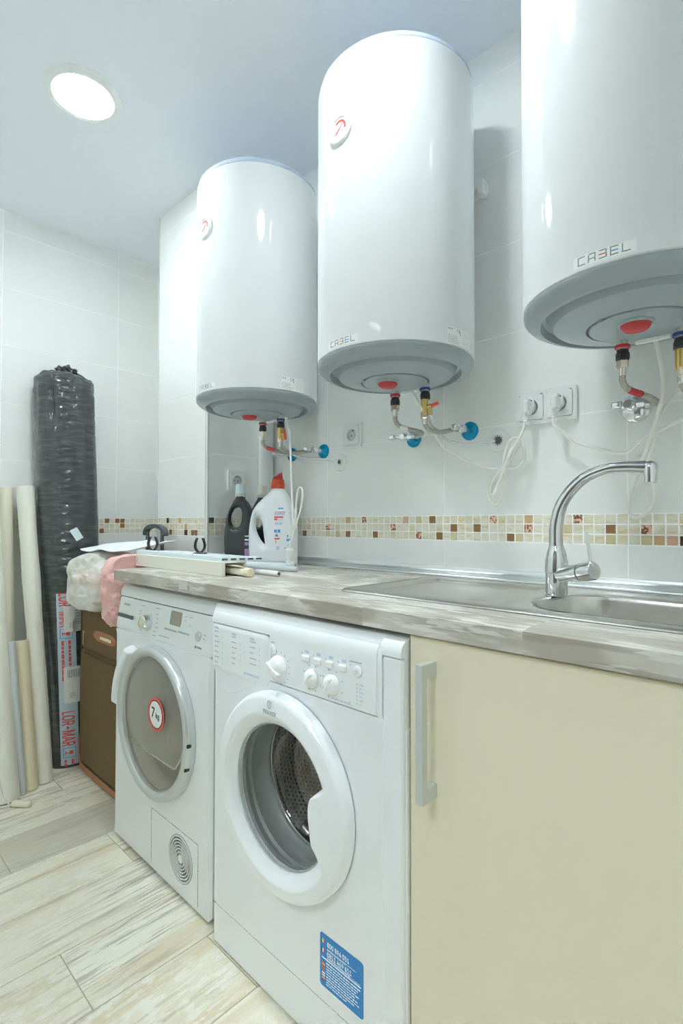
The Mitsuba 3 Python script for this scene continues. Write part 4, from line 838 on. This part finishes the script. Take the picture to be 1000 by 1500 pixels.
part(wb, 'cap', xf(lathe([(.0245, .278), (.0245, .296), (.0225, .298), (.0215, .310), (.018, .314), (0, .314)], 32, frame([.016, 0, 0], [1, 0, 0], [0, 0, -1])), B), 'orange_red', 30, 'red screw cap')
part(wb, 'spout_lid', xf(ext(sg.Polygon([(0, .312), (.033, .312), (.031, .336), (.024, .333), (.008, .322), (.0, .318)]), .018, frame([.0, 0, -.009], [1, 0, 0], [0, 1, 0])), B), 'red')
lm = {'text_grey': [], 'text_blue': [], 'text_red': [], 'text_pale': [], 'flag_green': []}
for c, x0, x1, y0, y1 in (('text_blue', .030, .048, .2035, .208), ('text_red', .018, .056, .192, .194), ('text_pale', .016, .054, .182, .190), ('text_red', .016, .048, .172, .178), ('text_red', .016, .028, .164, .170), ('text_pale', .030, .046, .164, .167), ('text_pale', .018, .030, .148, .158), ('text_pale', .033, .045, .148, .158),
                          ('text_blue', .016, .025, .120, .131), ('text_blue', .028, .038, .120, .131), ('text_grey', .020, .030, .106, .114), ('text_red', .017, .036, .096, .101), ('text_red', .021, .024, .084, .092), ('text_pale', .024, .034, .060, .072), ('flag_green', .062, .066, .105, .112), ('text_blue', .060, .074, .090, .098), ('text_pale', .064, .072, .072, .082), ('text_pale', .052, .060, .064, .067)):
    lm[c].append(xf(strip(x0, x1, y0, y1, .0006), B @ frame([-.008, 0, .0362], [1, 0, 0], [0, 1, 0])))
for c, ms in lm.items(): part(wb, 'label_print', cat(*ms), c, False)
def dark_bottle(x, y, face, lab, capm):
    t = thing('detergent_bottle', lab, 'bottle'); B = bottle_frame(x, y, face)
    o = poly([[-.056, .004], [-.058, .05], [-.060, .10], [-.056, .14], [-.046, .19], [-.030, .228], [-.017, .248], [-.015, .256], [.015, .256], [.019, .244], [.034, .226], [.046, .200], [.053, .165], [.054, .12], [.057, .06], [.056, .004], [.052, 0], [-.052, 0]])
    h_ = poly([[-.022, .205], [-.008, .212], [.004, .204], [.006, .176], [.001, .150], [-.010, .138], [-.024, .142], [-.033, .162], [-.032, .186]], .004)
    part(t, 'body', xf(inflate(o.difference(h_), .028, .021, .0048), B), 'bottle_dark', 50)
    part(t, 'collar', xf(lathe([(.0195, .250), (.0195, .262), (.017, .264), (0, .264)], 28, frame([0, 0, 0], [1, 0, 0], [0, 0, -1])), B), 'slate_blue', 30, 'grey neck ring')
    part(t, 'cap', xf(lathe([(.0185, .2625), (.0178, .295), (.016, .298), (0, .298)], 28, frame([0, 0, 0], [1, 0, 0], [0, 0, -1])), B), capm, 30, 'pale measuring cap')
    ms = [xf(strip(.022, .038, z0, z1, .0005), B @ frame([0, 0, .0282], [1, 0, 0], [0, 1, 0])) for z0, z1 in ((.005, .018), (.090, .095), (.104, .108))]
    part(t, 'label_print', cat(*ms), 'text_white', False)
    part(t, 'label_print', cat(*[xf(strip(.022, .039, z0, z1, .0005), B @ frame([0, 0, .0282], [1, 0, 0], [0, 1, 0])) for z0, z1 in ((.032, .060), (.072, .084))]), 'violet', False)
    return t
dark_bottle(.963, -.197, FACE, 'dark grey detergent bottle with a loop handle, closest to the pillar', 'pale_blue')
dark_bottle(.958, -.092, FACE, 'dark grey detergent bottle half hidden behind the white one', 'ivory')

# white boards, rods and clips lying at the left end
t = thing('plastic_channel', 'long white plastic channel lying at the left end of the worktop', 'plastic channel')
cx0, cx1, cyf = .735, 1.285, -.487
part(t, 'front_board', box(cx0, cx1, cyf, cyf + .012, ZT, ZT + .0415, .001), 'ivory')
part(t, 'top_board', box(cx0, cx1, cyf + .012, cyf + .085, ZT + .0365, ZT + .0415, .001), 'ivory')
part(t, 'back_board', box(cx0, cx1 - .01, cyf + .085, cyf + .093, ZT, ZT + .0415, .001), 'ivory')
part(t, 'end_slot', box(cx0 + .010, cx0 + .014, cyf - .0004, cyf + .001, ZT + .010, ZT + .034, .0002), 'seam')
q = np.linspace(.62, 1.40, 10); arc = [(cyf + .020 + .075 * math.cos(a), -.038 + .072 * math.sin(a)) for a in q] + [(cyf + .020 + .071 * math.cos(a), -.038 + .068 * math.sin(a)) for a in q[::-1]]
m = sweepx(sg.Polygon(arc), .95, cx1 + .035); m.apply_translation([0, 0, ZT])
solo('curved_slat', m, 'cream', 'cream curved slat poking out of the white channel', 'slat')
t = thing('round_rod', 'cream round rod with a flat end beside the curved slat', 'rod')
part(t, 'rod', capped([1.02, cyf + .046, ZT + .0125], [1.345, cyf + .046, ZT + .0125], .0100), 'cream', 40)
part(t, 'end_cap', capped([1.338, cyf + .046, ZT + .0135], [1.362, cyf + .046, ZT + .0135], .0130, .002), 'cream_warm', 40)
t = thing('thin_tube', 'thin white plastic tube lying on the worktop with its open end to the right', 'tube')
part(t, 'tube', capped([1.05, -.352, ZT + .0078], [1.402, -.372, ZT + .0078], .0076, .0008), 'white_plastic', 40)
part(t, 'bore', capped([1.400, -.3719, ZT + .0078], [1.4026, -.37203, ZT + .0078], .0050, .0004), 'dark_grey')
t = thing('slotted_panel', 'pale blue-white slotted plastic panel resting on the white channel', 'plastic panel')
P0, P1, P2, P3 = [np.array(v_) for v_ in ([.700, -.468, ZT + .0440], [1.262, -.478, ZT + .0440], [1.315, -.348, ZT + .0440], [.74, -.33, ZT + .0440])]
pp = sg.Polygon([P0[:2], P1[:2], P2[:2], P3[:2]])
m = plate(pp, lambda x, y, d: .010 - .003 * np.clip((y + .48) / .15, 0, 1) + 0 * x, lambda x, y, d: 0 * x, .03); m.apply_translation([0, 0, ZT + .0422])
part(t, 'board', m, 'pale_blue', 30)
e = P2 - P1; L = np.linalg.norm(e[:2]); Me = frame(P1 + [0, 0, .0035], e, [0, 0, 1])
for k_ in range(5):
    part(t, 'slot', xf(bev(.017, .0052, .002, .0005), Me @ frame([.014 + .0255 * k_, -.0003, .0], [1, 0, 0], [0, 1, 0])), 'dark_grey')
part(t, 'rail', box(.70, 1.25, -.462, -.445, ZT + .0515, ZT + .0555, .001), 'white_plastic')
solo('rounded_board', xf(rbox(-.245, .245, -.026, .026, 0, .021, .0102), frame([1.030, -.283, ZT + .0004], [1, .30, 0], [-.30, 1, 0])), 'pale_blue', 'pale blue rounded plastic board flat on the worktop before the bottles', 'plastic board', smooth=40)
solo('grey_tube', capped([.95, -.348, ZT + .0088], [1.335, -.243, ZT + .0088], .0085, .002), 'slate_blue', 'blue-grey tube end lying in front of the white bottle', 'tube', smooth=40)
for (x, y), lab in zip(((.765, -.438), (1.022, -.400)), ('black plastic spring clip on the panel beside the suitcase handle', 'black plastic spring clip standing up before the dark bottles')):
    t = thing('spring_clip', lab, 'clip'); zb = ZT + .053; Mq = frame([x, y, zb], [math.cos(FACE), math.sin(FACE), 0], [0, 0, 1])
    part(t, 'base', xf(bev(.044, .004, .020, .001), Mq), 'black')
    for s in (-1, 1):
        pl = spline([[s * .004, .002], [s * .013, .012], [s * .0165, .026], [s * .0135, .039], [s * .010, .048]], .004)
        b_ = sg.LineString(pl).buffer(.0026, cap_style='round')
        part(t, 'jaw', xf(ext(b_, .014, frame([0, 0, -.007], [1, 0, 0], [0, 1, 0])), Mq), 'black', 40)

# ================================================================== LEFT CORNER: suitcase, bundle, rolls
t = thing('suitcase', 'brown fabric trolley suitcase with tan leather corners standing beside the dryer', 'suitcase')
kx0, kx1, ky0, ky1, kz1 = .238, .745, -.500, -.268, .715
def soft(x0, x1, y0, y1, z0, z1, r, bulge=0.0, seed=0):
    m = rbox(x0, x1, y0, y1, z0, z1, r); v, f = trimesh.remesh.subdivide_to_size(m.vertices, m.faces, .03, max_iter=8); m = trimesh.Trimesh(v, f)
    c = np.array([(x0 + x1) / 2, (y0 + y1) / 2, (z0 + z1) / 2]); u = (m.vertices - c) / np.array([(x1 - x0) / 2, (y1 - y0) / 2, (z1 - z0) / 2])
    b_ = np.clip(1 - u[:, 0] ** 2, 0, 1) * np.clip(1 - u[:, 2] ** 2, 0, 1)
    m.vertices[:, 1] += np.sign(u[:, 1]) * b_ * bulge * (np.abs(u[:, 1]) > .6); m.vertices += (meshkit.fbm(m.vertices * 9 + seed, 3)[:, None] - .5) * .006
    m.vertices[:, 2] = np.maximum(m.vertices[:, 2], z0); return m
part(t, 'shell', soft(kx0, kx1, ky0 + .03, ky1, .012, kz1, .035, .0), 'canvas', True)
part(t, 'front_pocket', soft(kx0 + .014, kx1 - .014, ky0 - .006, ky0 + .09, .03, .52, .030, .008, 3), 'canvas', True)
part(t, 'flap', soft(kx0 + .014, kx1 - .014, ky0 - .002, ky0 + .08, .50, .705, .028, .004, 5), 'canvas', True)
def loop(x0, x1, z0, z1, r, y): 
    g = rrect(x0, x1, z0, z1, r).exterior; return [[*g.interpolate(s, normalized=True).coords[0][:1], y, g.interpolate(s, normalized=True).coords[0][1]] for s in np.linspace(0, 1, 60)]
part(t, 'piping', tube(loop(kx0 + .003, kx1 - .003, .018, kz1 - .005, .045, ky0 + .045), .0045, 8, smooth=False), 'canvas_dark', True)
part(t, 'piping', tube(loop(kx0 + .020, kx1 - .020, .035, kz1 - .015, .04, ky0 + .002), .0040, 8, smooth=False), 'canvas_dark', True)
g = rrect(kx0 + .001, kx1 - .001, .006, kz1, .055, 10).difference(rrect(kx0 + .022, kx1 - .022, .036, kz1 + .1, .045, 10)).intersection(sg.box(0, 0, 1, .135))
part(t, 'corner_trim', ext(g, .012, FR(0, ky0 + .012, 0)), 'leather', 30, 'tan leather corner trim')
g = poly([[-.11, 0], [-.09, .014], [-.05, .020], [.05, .020], [.09, .014], [.11, 0], [.09, -.014], [.05, -.020], [-.05, -.020], [-.09, -.014]])
lp = part(t, 'leather_patch', xf(plate(g, lambda x, y, d: .004 + .006 * np.clip(d / .02, 0, 1), lambda x, y, d: -.004 + 0 * x, .01), FR(.515, ky0 - .004, .588)), 'leather', 40, 'tan leather carrying patch')
part(lp, 'plate', xf(bev(.10, .012, .003, .001), FR(.545, ky0 - .0145, .588)), 'cream_warm')
part(t, 'zip_pull', cat(xf(bev(.004, .05, .003, .001), FR(.300, ky0 - .006, .555)), xf(bev(.022, .006, .005, .001), FR(.298, ky0 - .004, .583))), 'nut')
part(t, 'zip', tube([[.285, ky0 + .004, .49], [.33, ky0 - .008, .502], [.42, ky0 - .012, .503], [.55, ky0 - .012, .503], [kx1 - .03, ky0 - .006, .503]], .0028, 8), 'canvas_dark', True)
part(t, 'luggage_tag', xf(bev(.040, .055, .002, .0005), frame([kx0 - .004, ky0 - .020, .600], [.75, -.55, -.3], [.25, -.2, .95])), 'paper', 30, 'white paper tag')
part(t, 'tag_string', tube([[kx0 - .006, ky0 + .04, .625], [kx0 + .004, ky0 + .04, .665], [kx0 + .015, ky0 + .045, .70]], .0012, 6), 'red', True)
th = part(t, 'telescopic_handle', cat(*[capped([x, -.297, .70], [x, -.297, 1.000], .0075, .001, 16) for x in (.432, .560)]), 'dark_grey', 40, 'dark grey telescopic handle')
g = sg.LineString(spline([[-.085, .0], [-.080, .012], [-.055, .026], [0, .033], [.055, .026], [.080, .012], [.085, .0]], .006)).buffer(.0075)
part(th, 'grip', ext(g, .022, FR(.496, -.284, .988)), 'dark_grey', 40)
part(t, 'wheel', cat(*[capped([x, -.30, .022], [x + .025, -.30, .022], .021, .003) for x in (.32, .68)]), 'black')

def blob(c, s, amp, freq, seed, sub=5):
    m = trimesh.creation.icosphere(subdivisions=sub); u = m.vertices.copy(); k_ = np.abs(u) ** 3; u = u / (k_.sum(1, keepdims=True) ** (1 / 3)) * .93
    d = (meshkit.fbm(u * freq + seed, 4) - .5) * 2 * amp; return trimesh.Trimesh(u * s + c + u * d[:, None], m.faces, process=False)
def rest(m, z, x1=9): m.vertices[:, 2] = np.maximum(m.vertices[:, 2], z + 0 * m.vertices[:, 0]); m.vertices[:, 0] = np.minimum(m.vertices[:, 0], np.where(m.vertices[:, 2] > .855, min(x1, .732 if x1 < 1 else x1), x1)); return m
t = thing('bedding_bundle', 'pale plush bedding in clear plastic bulging over the top of the suitcase', 'bedding')
m = blob(np.array([.415, -.455, .812]), np.array([.185, .140, .112]), .018, 2.2, 4)
m.vertices[:, 2] -= .035 * np.clip((-.47 - m.vertices[:, 1]) / .1, 0, 1) * (m.vertices[:, 2] < .80); lim = np.where(m.vertices[:, 1] < -.505, .68, .7175); part(t, 'blanket', rest(m, lim), 'plush_pale', True)
t = thing('plush_blanket', 'pink plush blanket folded between the pale bedding and the worktop end', 'blanket')
m = blob(np.array([.695, -.450, .815]), np.array([.098, .145, .112]), .014, 2.6, 9); lim = np.where(m.vertices[:, 1] < -.505, .66, .7175); part(t, 'fold', rest(m, lim, .790), 'plush_pink', True)
m = blob(np.array([.715, -.545, .735]), np.array([.070, .040, .070]), .014, 3.0, 15); part(t, 'fold', rest(m, .65, .790), 'plush_pink', True)
sh = poly([[.235, -.50], [.33, -.53], [.45, -.535], [.56, -.525], [.64, -.47], [.68, -.40], [.72, -.325], [.66, -.315], [.58, -.325], [.50, -.330], [.40, -.335], [.30, -.37], [.245, -.44]], .02)
def sheet_z(x, y, d): return .922 + .16 * (y + .52) + .006 * (meshkit.noise(np.stack([x * 16 + 4, y * 20, 0 * x], -1)) - .5) + .012 * np.exp(-((x - .52) / .05) ** 2) + .010 * np.clip((x - .64) / .06, 0, 1)
m = plate(sh, lambda x, y, d: sheet_z(x, y, d) + .0012 + .007 * np.clip(d / .05, 0, 1) * meshkit.noise(np.stack([x * 24, y * 24, 0 * x], -1)), lambda x, y, d: sheet_z(x, y, d), .009)
solo('white_sheet', m, 'sheet_white', 'crumpled white sheet lying on top of the bedding', 'sheet', smooth=60)

# black wrapped roll
def roll_y(z): return -.467 - .037 * z
def roll_c(z): return np.array([.116 - .018 * z / 1.66, roll_y(z), z])
def roll_s(a, z, lift=0.0):
    c_, s_ = np.cos(a), np.sin(a); rr = (np.abs(c_) ** 2.6 + np.abs(s_) ** 2.6) ** (-1 / 2.6)
    wob = 1 + .025 * (meshkit.fbm(np.stack([c_ * 1.5, s_ * 1.5, z * 2.2], -1), 3, 5) - .5) * 2
    tp = 1 - .035 * np.clip((z - .9) / .7, 0, 1)
    rx, ry_ = .098 * rr * wob + lift, (.119 - .006 * np.clip(1 - z, 0, 1)) * rr * wob * tp + lift
    return np.stack([.116 - .018 * z / 1.66 + rx * c_, roll_y(z) + ry_ * s_, z], -1)
t = thing('wrapped_roll', 'tall roll wrapped in black stretch film leaning on the far wall', 'roll')
na, nz = 120, 440; A_, Z_ = np.meshgrid(np.linspace(0, 2 * np.pi, na, endpoint=False), np.linspace(.002, 1.655, nz), indexing='ij')
V_ = roll_s(A_.ravel(), Z_.ravel()).reshape(na, nz, 3)
cr = (meshkit.fbm(np.stack([np.cos(A_) * 5, np.sin(A_) * 5, Z_ * 9], -1), 4, 2) - .5); k_ = np.clip((Z_ - 1.30) / .3, 0, 1)
rip = (meshkit.fbm(np.stack([np.cos(A_) * 3.2, np.sin(A_) * 3.2, Z_ * 62], -1), 2, 12) - .5) * np.clip(meshkit.fbm(np.stack([np.cos(A_) * 2, np.sin(A_) * 2, Z_ * 5], -1), 2, 31) * 2.6 - .75, 0.15, 1)
seam_ = np.exp(-((np.mod(A_ + .62 + .10 * np.sin(Z_ * 9), 2 * np.pi) - np.pi) - (-np.pi + 0)) ** 2 / .012) + np.exp(-((np.mod(A_ + .62 + .10 * np.sin(Z_ * 9) + np.pi, 2 * np.pi) - np.pi)) ** 2 / .012)
fz = np.clip((Z_ - .76) / .06, .0, 1); band = np.exp(-((np.mod(A_ + .33 + np.pi, 2 * np.pi) - np.pi) / .28) ** 2)
dsp = .020 * cr * k_ + (.0045 + .010 * band) * rip * fz + .004 * seam_ * fz - .012 * seam_ * np.clip((Z_ - 1.42) / .08, 0, 1) * np.clip((1.64 - Z_) / .05, 0, 1)
V_[..., 0] += dsp * np.cos(A_); V_[..., 1] += dsp * np.sin(A_)
f = []
for i in range(na):
    for j in range(nz - 1): a_, b_, c_, d_ = i * nz + j, ((i + 1) % na) * nz + j, ((i + 1) % na) * nz + j + 1, i * nz + j + 1; f += [[a_, b_, c_], [a_, c_, d_]]
vv = V_.reshape(-1, 3); vv = np.vstack([vv, [roll_c(.002)]]); f += [[len(vv) - 1, ((i + 1) % na) * nz, i * nz] for i in range(na)]
rings = []; nr = 10
for q in range(1, nr + 1):
    w = q / nr; R_ = V_[:, -1] * (1 - w) + (roll_c(1.655) + [0, .01, 0]) * w
    zz = 1.655 + .045 * math.sin(w * 1.4) + .05 * (meshkit.fbm(np.stack([np.cos(A_[:, 0]) * 4, np.sin(A_[:, 0]) * 4, 0 * A_[:, 0] + w * 4], -1), 3, 8) - .4) * (w > .05)
    R_[:, 2] = zz; rings.append(R_)
base = len(vv); vv = np.vstack([vv] + rings)
for i in range(na):
    i2 = (i + 1) % na; f += [[i * nz + nz - 1, i2 * nz + nz - 1, base + i2], [i * nz + nz - 1, base + i2, base + i]]
    for q in range(nr - 1): f += [[base + q * na + i, base + q * na + i2, base + (q + 1) * na + i2], [base + q * na + i, base + (q + 1) * na + i2, base + (q + 1) * na + i]]
roll_mesh = trimesh.Trimesh(vv, f, process=False); roll_mesh.vertices[:, 0] = np.maximum(roll_mesh.vertices[:, 0], .001)
part(t, 'film', roll_mesh, 'film', 50)
part(t, 'knot', xf(blob(np.zeros(3), np.array([.030, .045, .022]), .022, 3.5, 21, 4), frame([.10, roll_y(1.7) + .01, 1.700], [1, 0, 0], [0, 1, 0])), 'film', True)
_aa = np.linspace(-1.4, 1.4, 400)
def on_roll(m, y0, z0, lift):
    """Lays a flat mesh (x towards +y, y up, z out) on the roll's front, starting at the given y."""
    v = m.vertices; out = np.zeros_like(v)
    for i, (x, y, z) in enumerate(v):
        s_ = roll_s(_aa, np.full(400, z0 + y)); cum = np.r_[0, np.cumsum(np.linalg.norm(np.diff(s_, axis=0), axis=1))]
        a_ = np.interp(np.interp(y0 + roll_y(z0 + y), s_[:, 1], cum) + x, cum, _aa); out[i] = roll_s(np.array([a_]), np.array([z0 + y]), lift + z)[0]
    return trimesh.Trimesh(out, m.faces, process=False)
def turn(m, x): 
    m = m.copy(); m.apply_transform(frame([x, 0, 0], [0, -1, 0], [1, 0, 0])); return m     # reads downwards
tp = part(t, 'tape', on_roll(subdiv(strip(0, .070, .012, .735, .0006), .03), -.083, 0, .0008), 'tape_blue', False, 'pale blue packing tape with red print')
tm, bm = [], []
for z in (.237, .738):
    tm.append(on_roll(subdiv(turn(text('LOR-MAR', .046, .0004, True, width=.145), .010), .02), -.083, z, .0016))
    fr = sg.box(.010, z - .194, .058, z - .152).difference(sg.box(.0125, z - .1915, .0555, z - .1545)); bm.append(on_roll(subdiv(ext(fr, .0004), .03), -.083, 0, .0016))
    tm.append(on_roll(cat(strip(.034, .048, z - .180, z - .166), strip(.020, .036, z - .1745, z - .1715), strip(.018, .021, z - .180, z - .166)), -.083, 0, .0016))
    for x0, ln in ((.014, .150 if z > .4 else .018), (.040, .150 if z > .4 else .018)):
        y = z - .202
        while y > z - .202 - ln: w = rs.uniform(.008, .022); tm.append(on_roll(strip(x0, x0 + .010, y - w, y), -.083, 0, .0016)); y -= w + .005
part(tp, 'print', cat(*tm), 'text_red', False, 'red lettering'); part(tp, 'icon_frame', cat(*bm), 'text_blue', False)
for z, h, x0, x1 in ((.572, .108, .026, .118), (.272, .152, .020, .108)):
    lk = part(t, 'shipping_label', on_roll(subdiv(strip(x0, x1, 0, h, .0005), .02), -.083, z, .0022), 'paper', False, 'white shipping label with a barcode')
    ms = []
    for j in range(11): ms.append(on_roll(strip(x0 + .014 + j * .0045, x0 + .014 + j * .0045 + (.0016, .0028)[j % 2], h * .70, h * .92, .0004), -.083, z, .0030) if h > .12 else on_roll(strip(x0 + .044, x0 + .070, .030 + j * .0062, .030 + j * .0062 + (.0018, .0034)[j % 2], .0004), -.083, z, .0030))
    for j in range(4): ms.append(on_roll(strip(x0 + .02, x0 + .04 + .01 * (j % 2), h * .15 + j * .006, h * .15 + j * .006 + .0015, .0004), -.083, z, .0030))
    part(lk, 'barcode', cat(*ms), 'text_grey', False)
part(t, 'small_label', on_roll(affinity and xf(subdiv(strip(-.016, .016, -.026, .026, .0005), .01), frame([0, 0, 0], [math.cos(.5), math.sin(.5), 0], [-math.sin(.5), math.cos(.5), 0])), -.002, .985, .0055), 'pale_blue', False, 'small pale blue label stuck askew')

# pale fabric rolls leaning on the far wall
def lean(a, b, r0, r1, m, lab, wrinkle=.0):
    p_ = np.array([np.array(a) * (1 - s) + np.array(b) * s for s in np.linspace(0, 1, 40)]); mm = tube(p_, np.linspace(r0, r1, 40), 28, smooth=False)
    if wrinkle: mm.vertices += ((meshkit.fbm(mm.vertices * np.array([22, 22, 5]) + 3, 3) - .5) * wrinkle)[:, None] * np.array([1, 1, 0])
    mm.vertices[:, 2] = np.maximum(mm.vertices[:, 2], .0006); mm.vertices[:, 0] = np.maximum(mm.vertices[:, 0], .0015)
    return solo('fabric_roll', mm, m, lab, 'fabric roll', smooth=40)
lean([.318, -.776, .0], [.060, -.802, 1.195], .040, .037, 'ivory', 'ivory fabric roll leaning on the far wall, leftmost and furthest forward', .006)
lean([.262, -.632, .0], [.085, -.670, 1.185], .029, .034, 'ivory', 'tall ivory fabric roll leaning right beside the black wrapped roll', .006)
lean([.285, -.690, .0], [.190, -.707, .560], .026, .024, 'cream_warm', 'short warm cream roll standing between the ivory rolls')
lean([.310, -.722, .0], [.227, -.747, .570], .0125, .013, 'slate_blue', 'slim blue-grey roll squeezed beside the leftmost ivory roll')
lean([.105, -.725, .0], [.032, -.728, 1.180], .030, .026, 'cream', 'cream fabric roll behind the others against the far wall', .006)
t = thing('blind_chain', 'white bead chain with a cream toggle lying on the floor by the fabric rolls', 'chain')
part(t, 'chain', cat(tube([[.372, -.829, .30], [.378, -.822, .16], [.384, -.806, .05], [.380, -.782, .012], [.378, -.766, .008]], .0024, 8), tube([[.36, -.86, .03], [.365, -.83, .010], [.372, -.79, .006], [.378, -.77, .008]], .0024, 8)), 'white_plastic', True)
part(t, 'toggle', xf(rbox(-.036, .036, -.013, .013, 0, .020, .0098), frame([.402, -.752, .0006], [.55, .45, 0], [-.45, .55, 0])), 'cream', 40)

# ------------------------------------------------------------------ groups of alike things, and print kept as one piece
GROUPS = {'water_heater': 'water heaters hung in a row on the tiled wall', 'angle_valve': 'angle valves under the water heaters', 'flexible_hose': 'braided hoses under the water heaters', 'safety_valve': 'brass safety valves under the water heaters',
          'drain_hose': 'thin drain hoses on the tiled wall', 'drain_cover': 'round drain covers on the tiled wall', 'wall_socket': 'white wall sockets', 'power_cord': 'power cords of the water heaters', 'detergent_bottle': 'detergent bottles in the worktop corner',
          'spring_clip': 'black spring clips on the slotted panel', 'fabric_roll': 'fabric rolls leaning on the far wall', 'ceiling_light': 'round ceiling lights', 'laundry': 'laundry inside the dryer'}
import re
for k in list(labels):
    b = re.sub(r'_\d{3}$', '', k)
    if b in GROUPS: labels[k]['group'] = GROUPS[b]
for k in scene:
    q = k.split('__')
    if len(q) > 1 and any(w in q[-1] for w in ('print', 'flags', 'barcode', 'logo', 'touch_bar', 'maker_name', 'lettering', 'emblem', 'icon_frame', 'flap_seam', 'contact', 'hinge_slot', 'slot')):
        labels.setdefault(k, {})['kind'] = 'stuff'
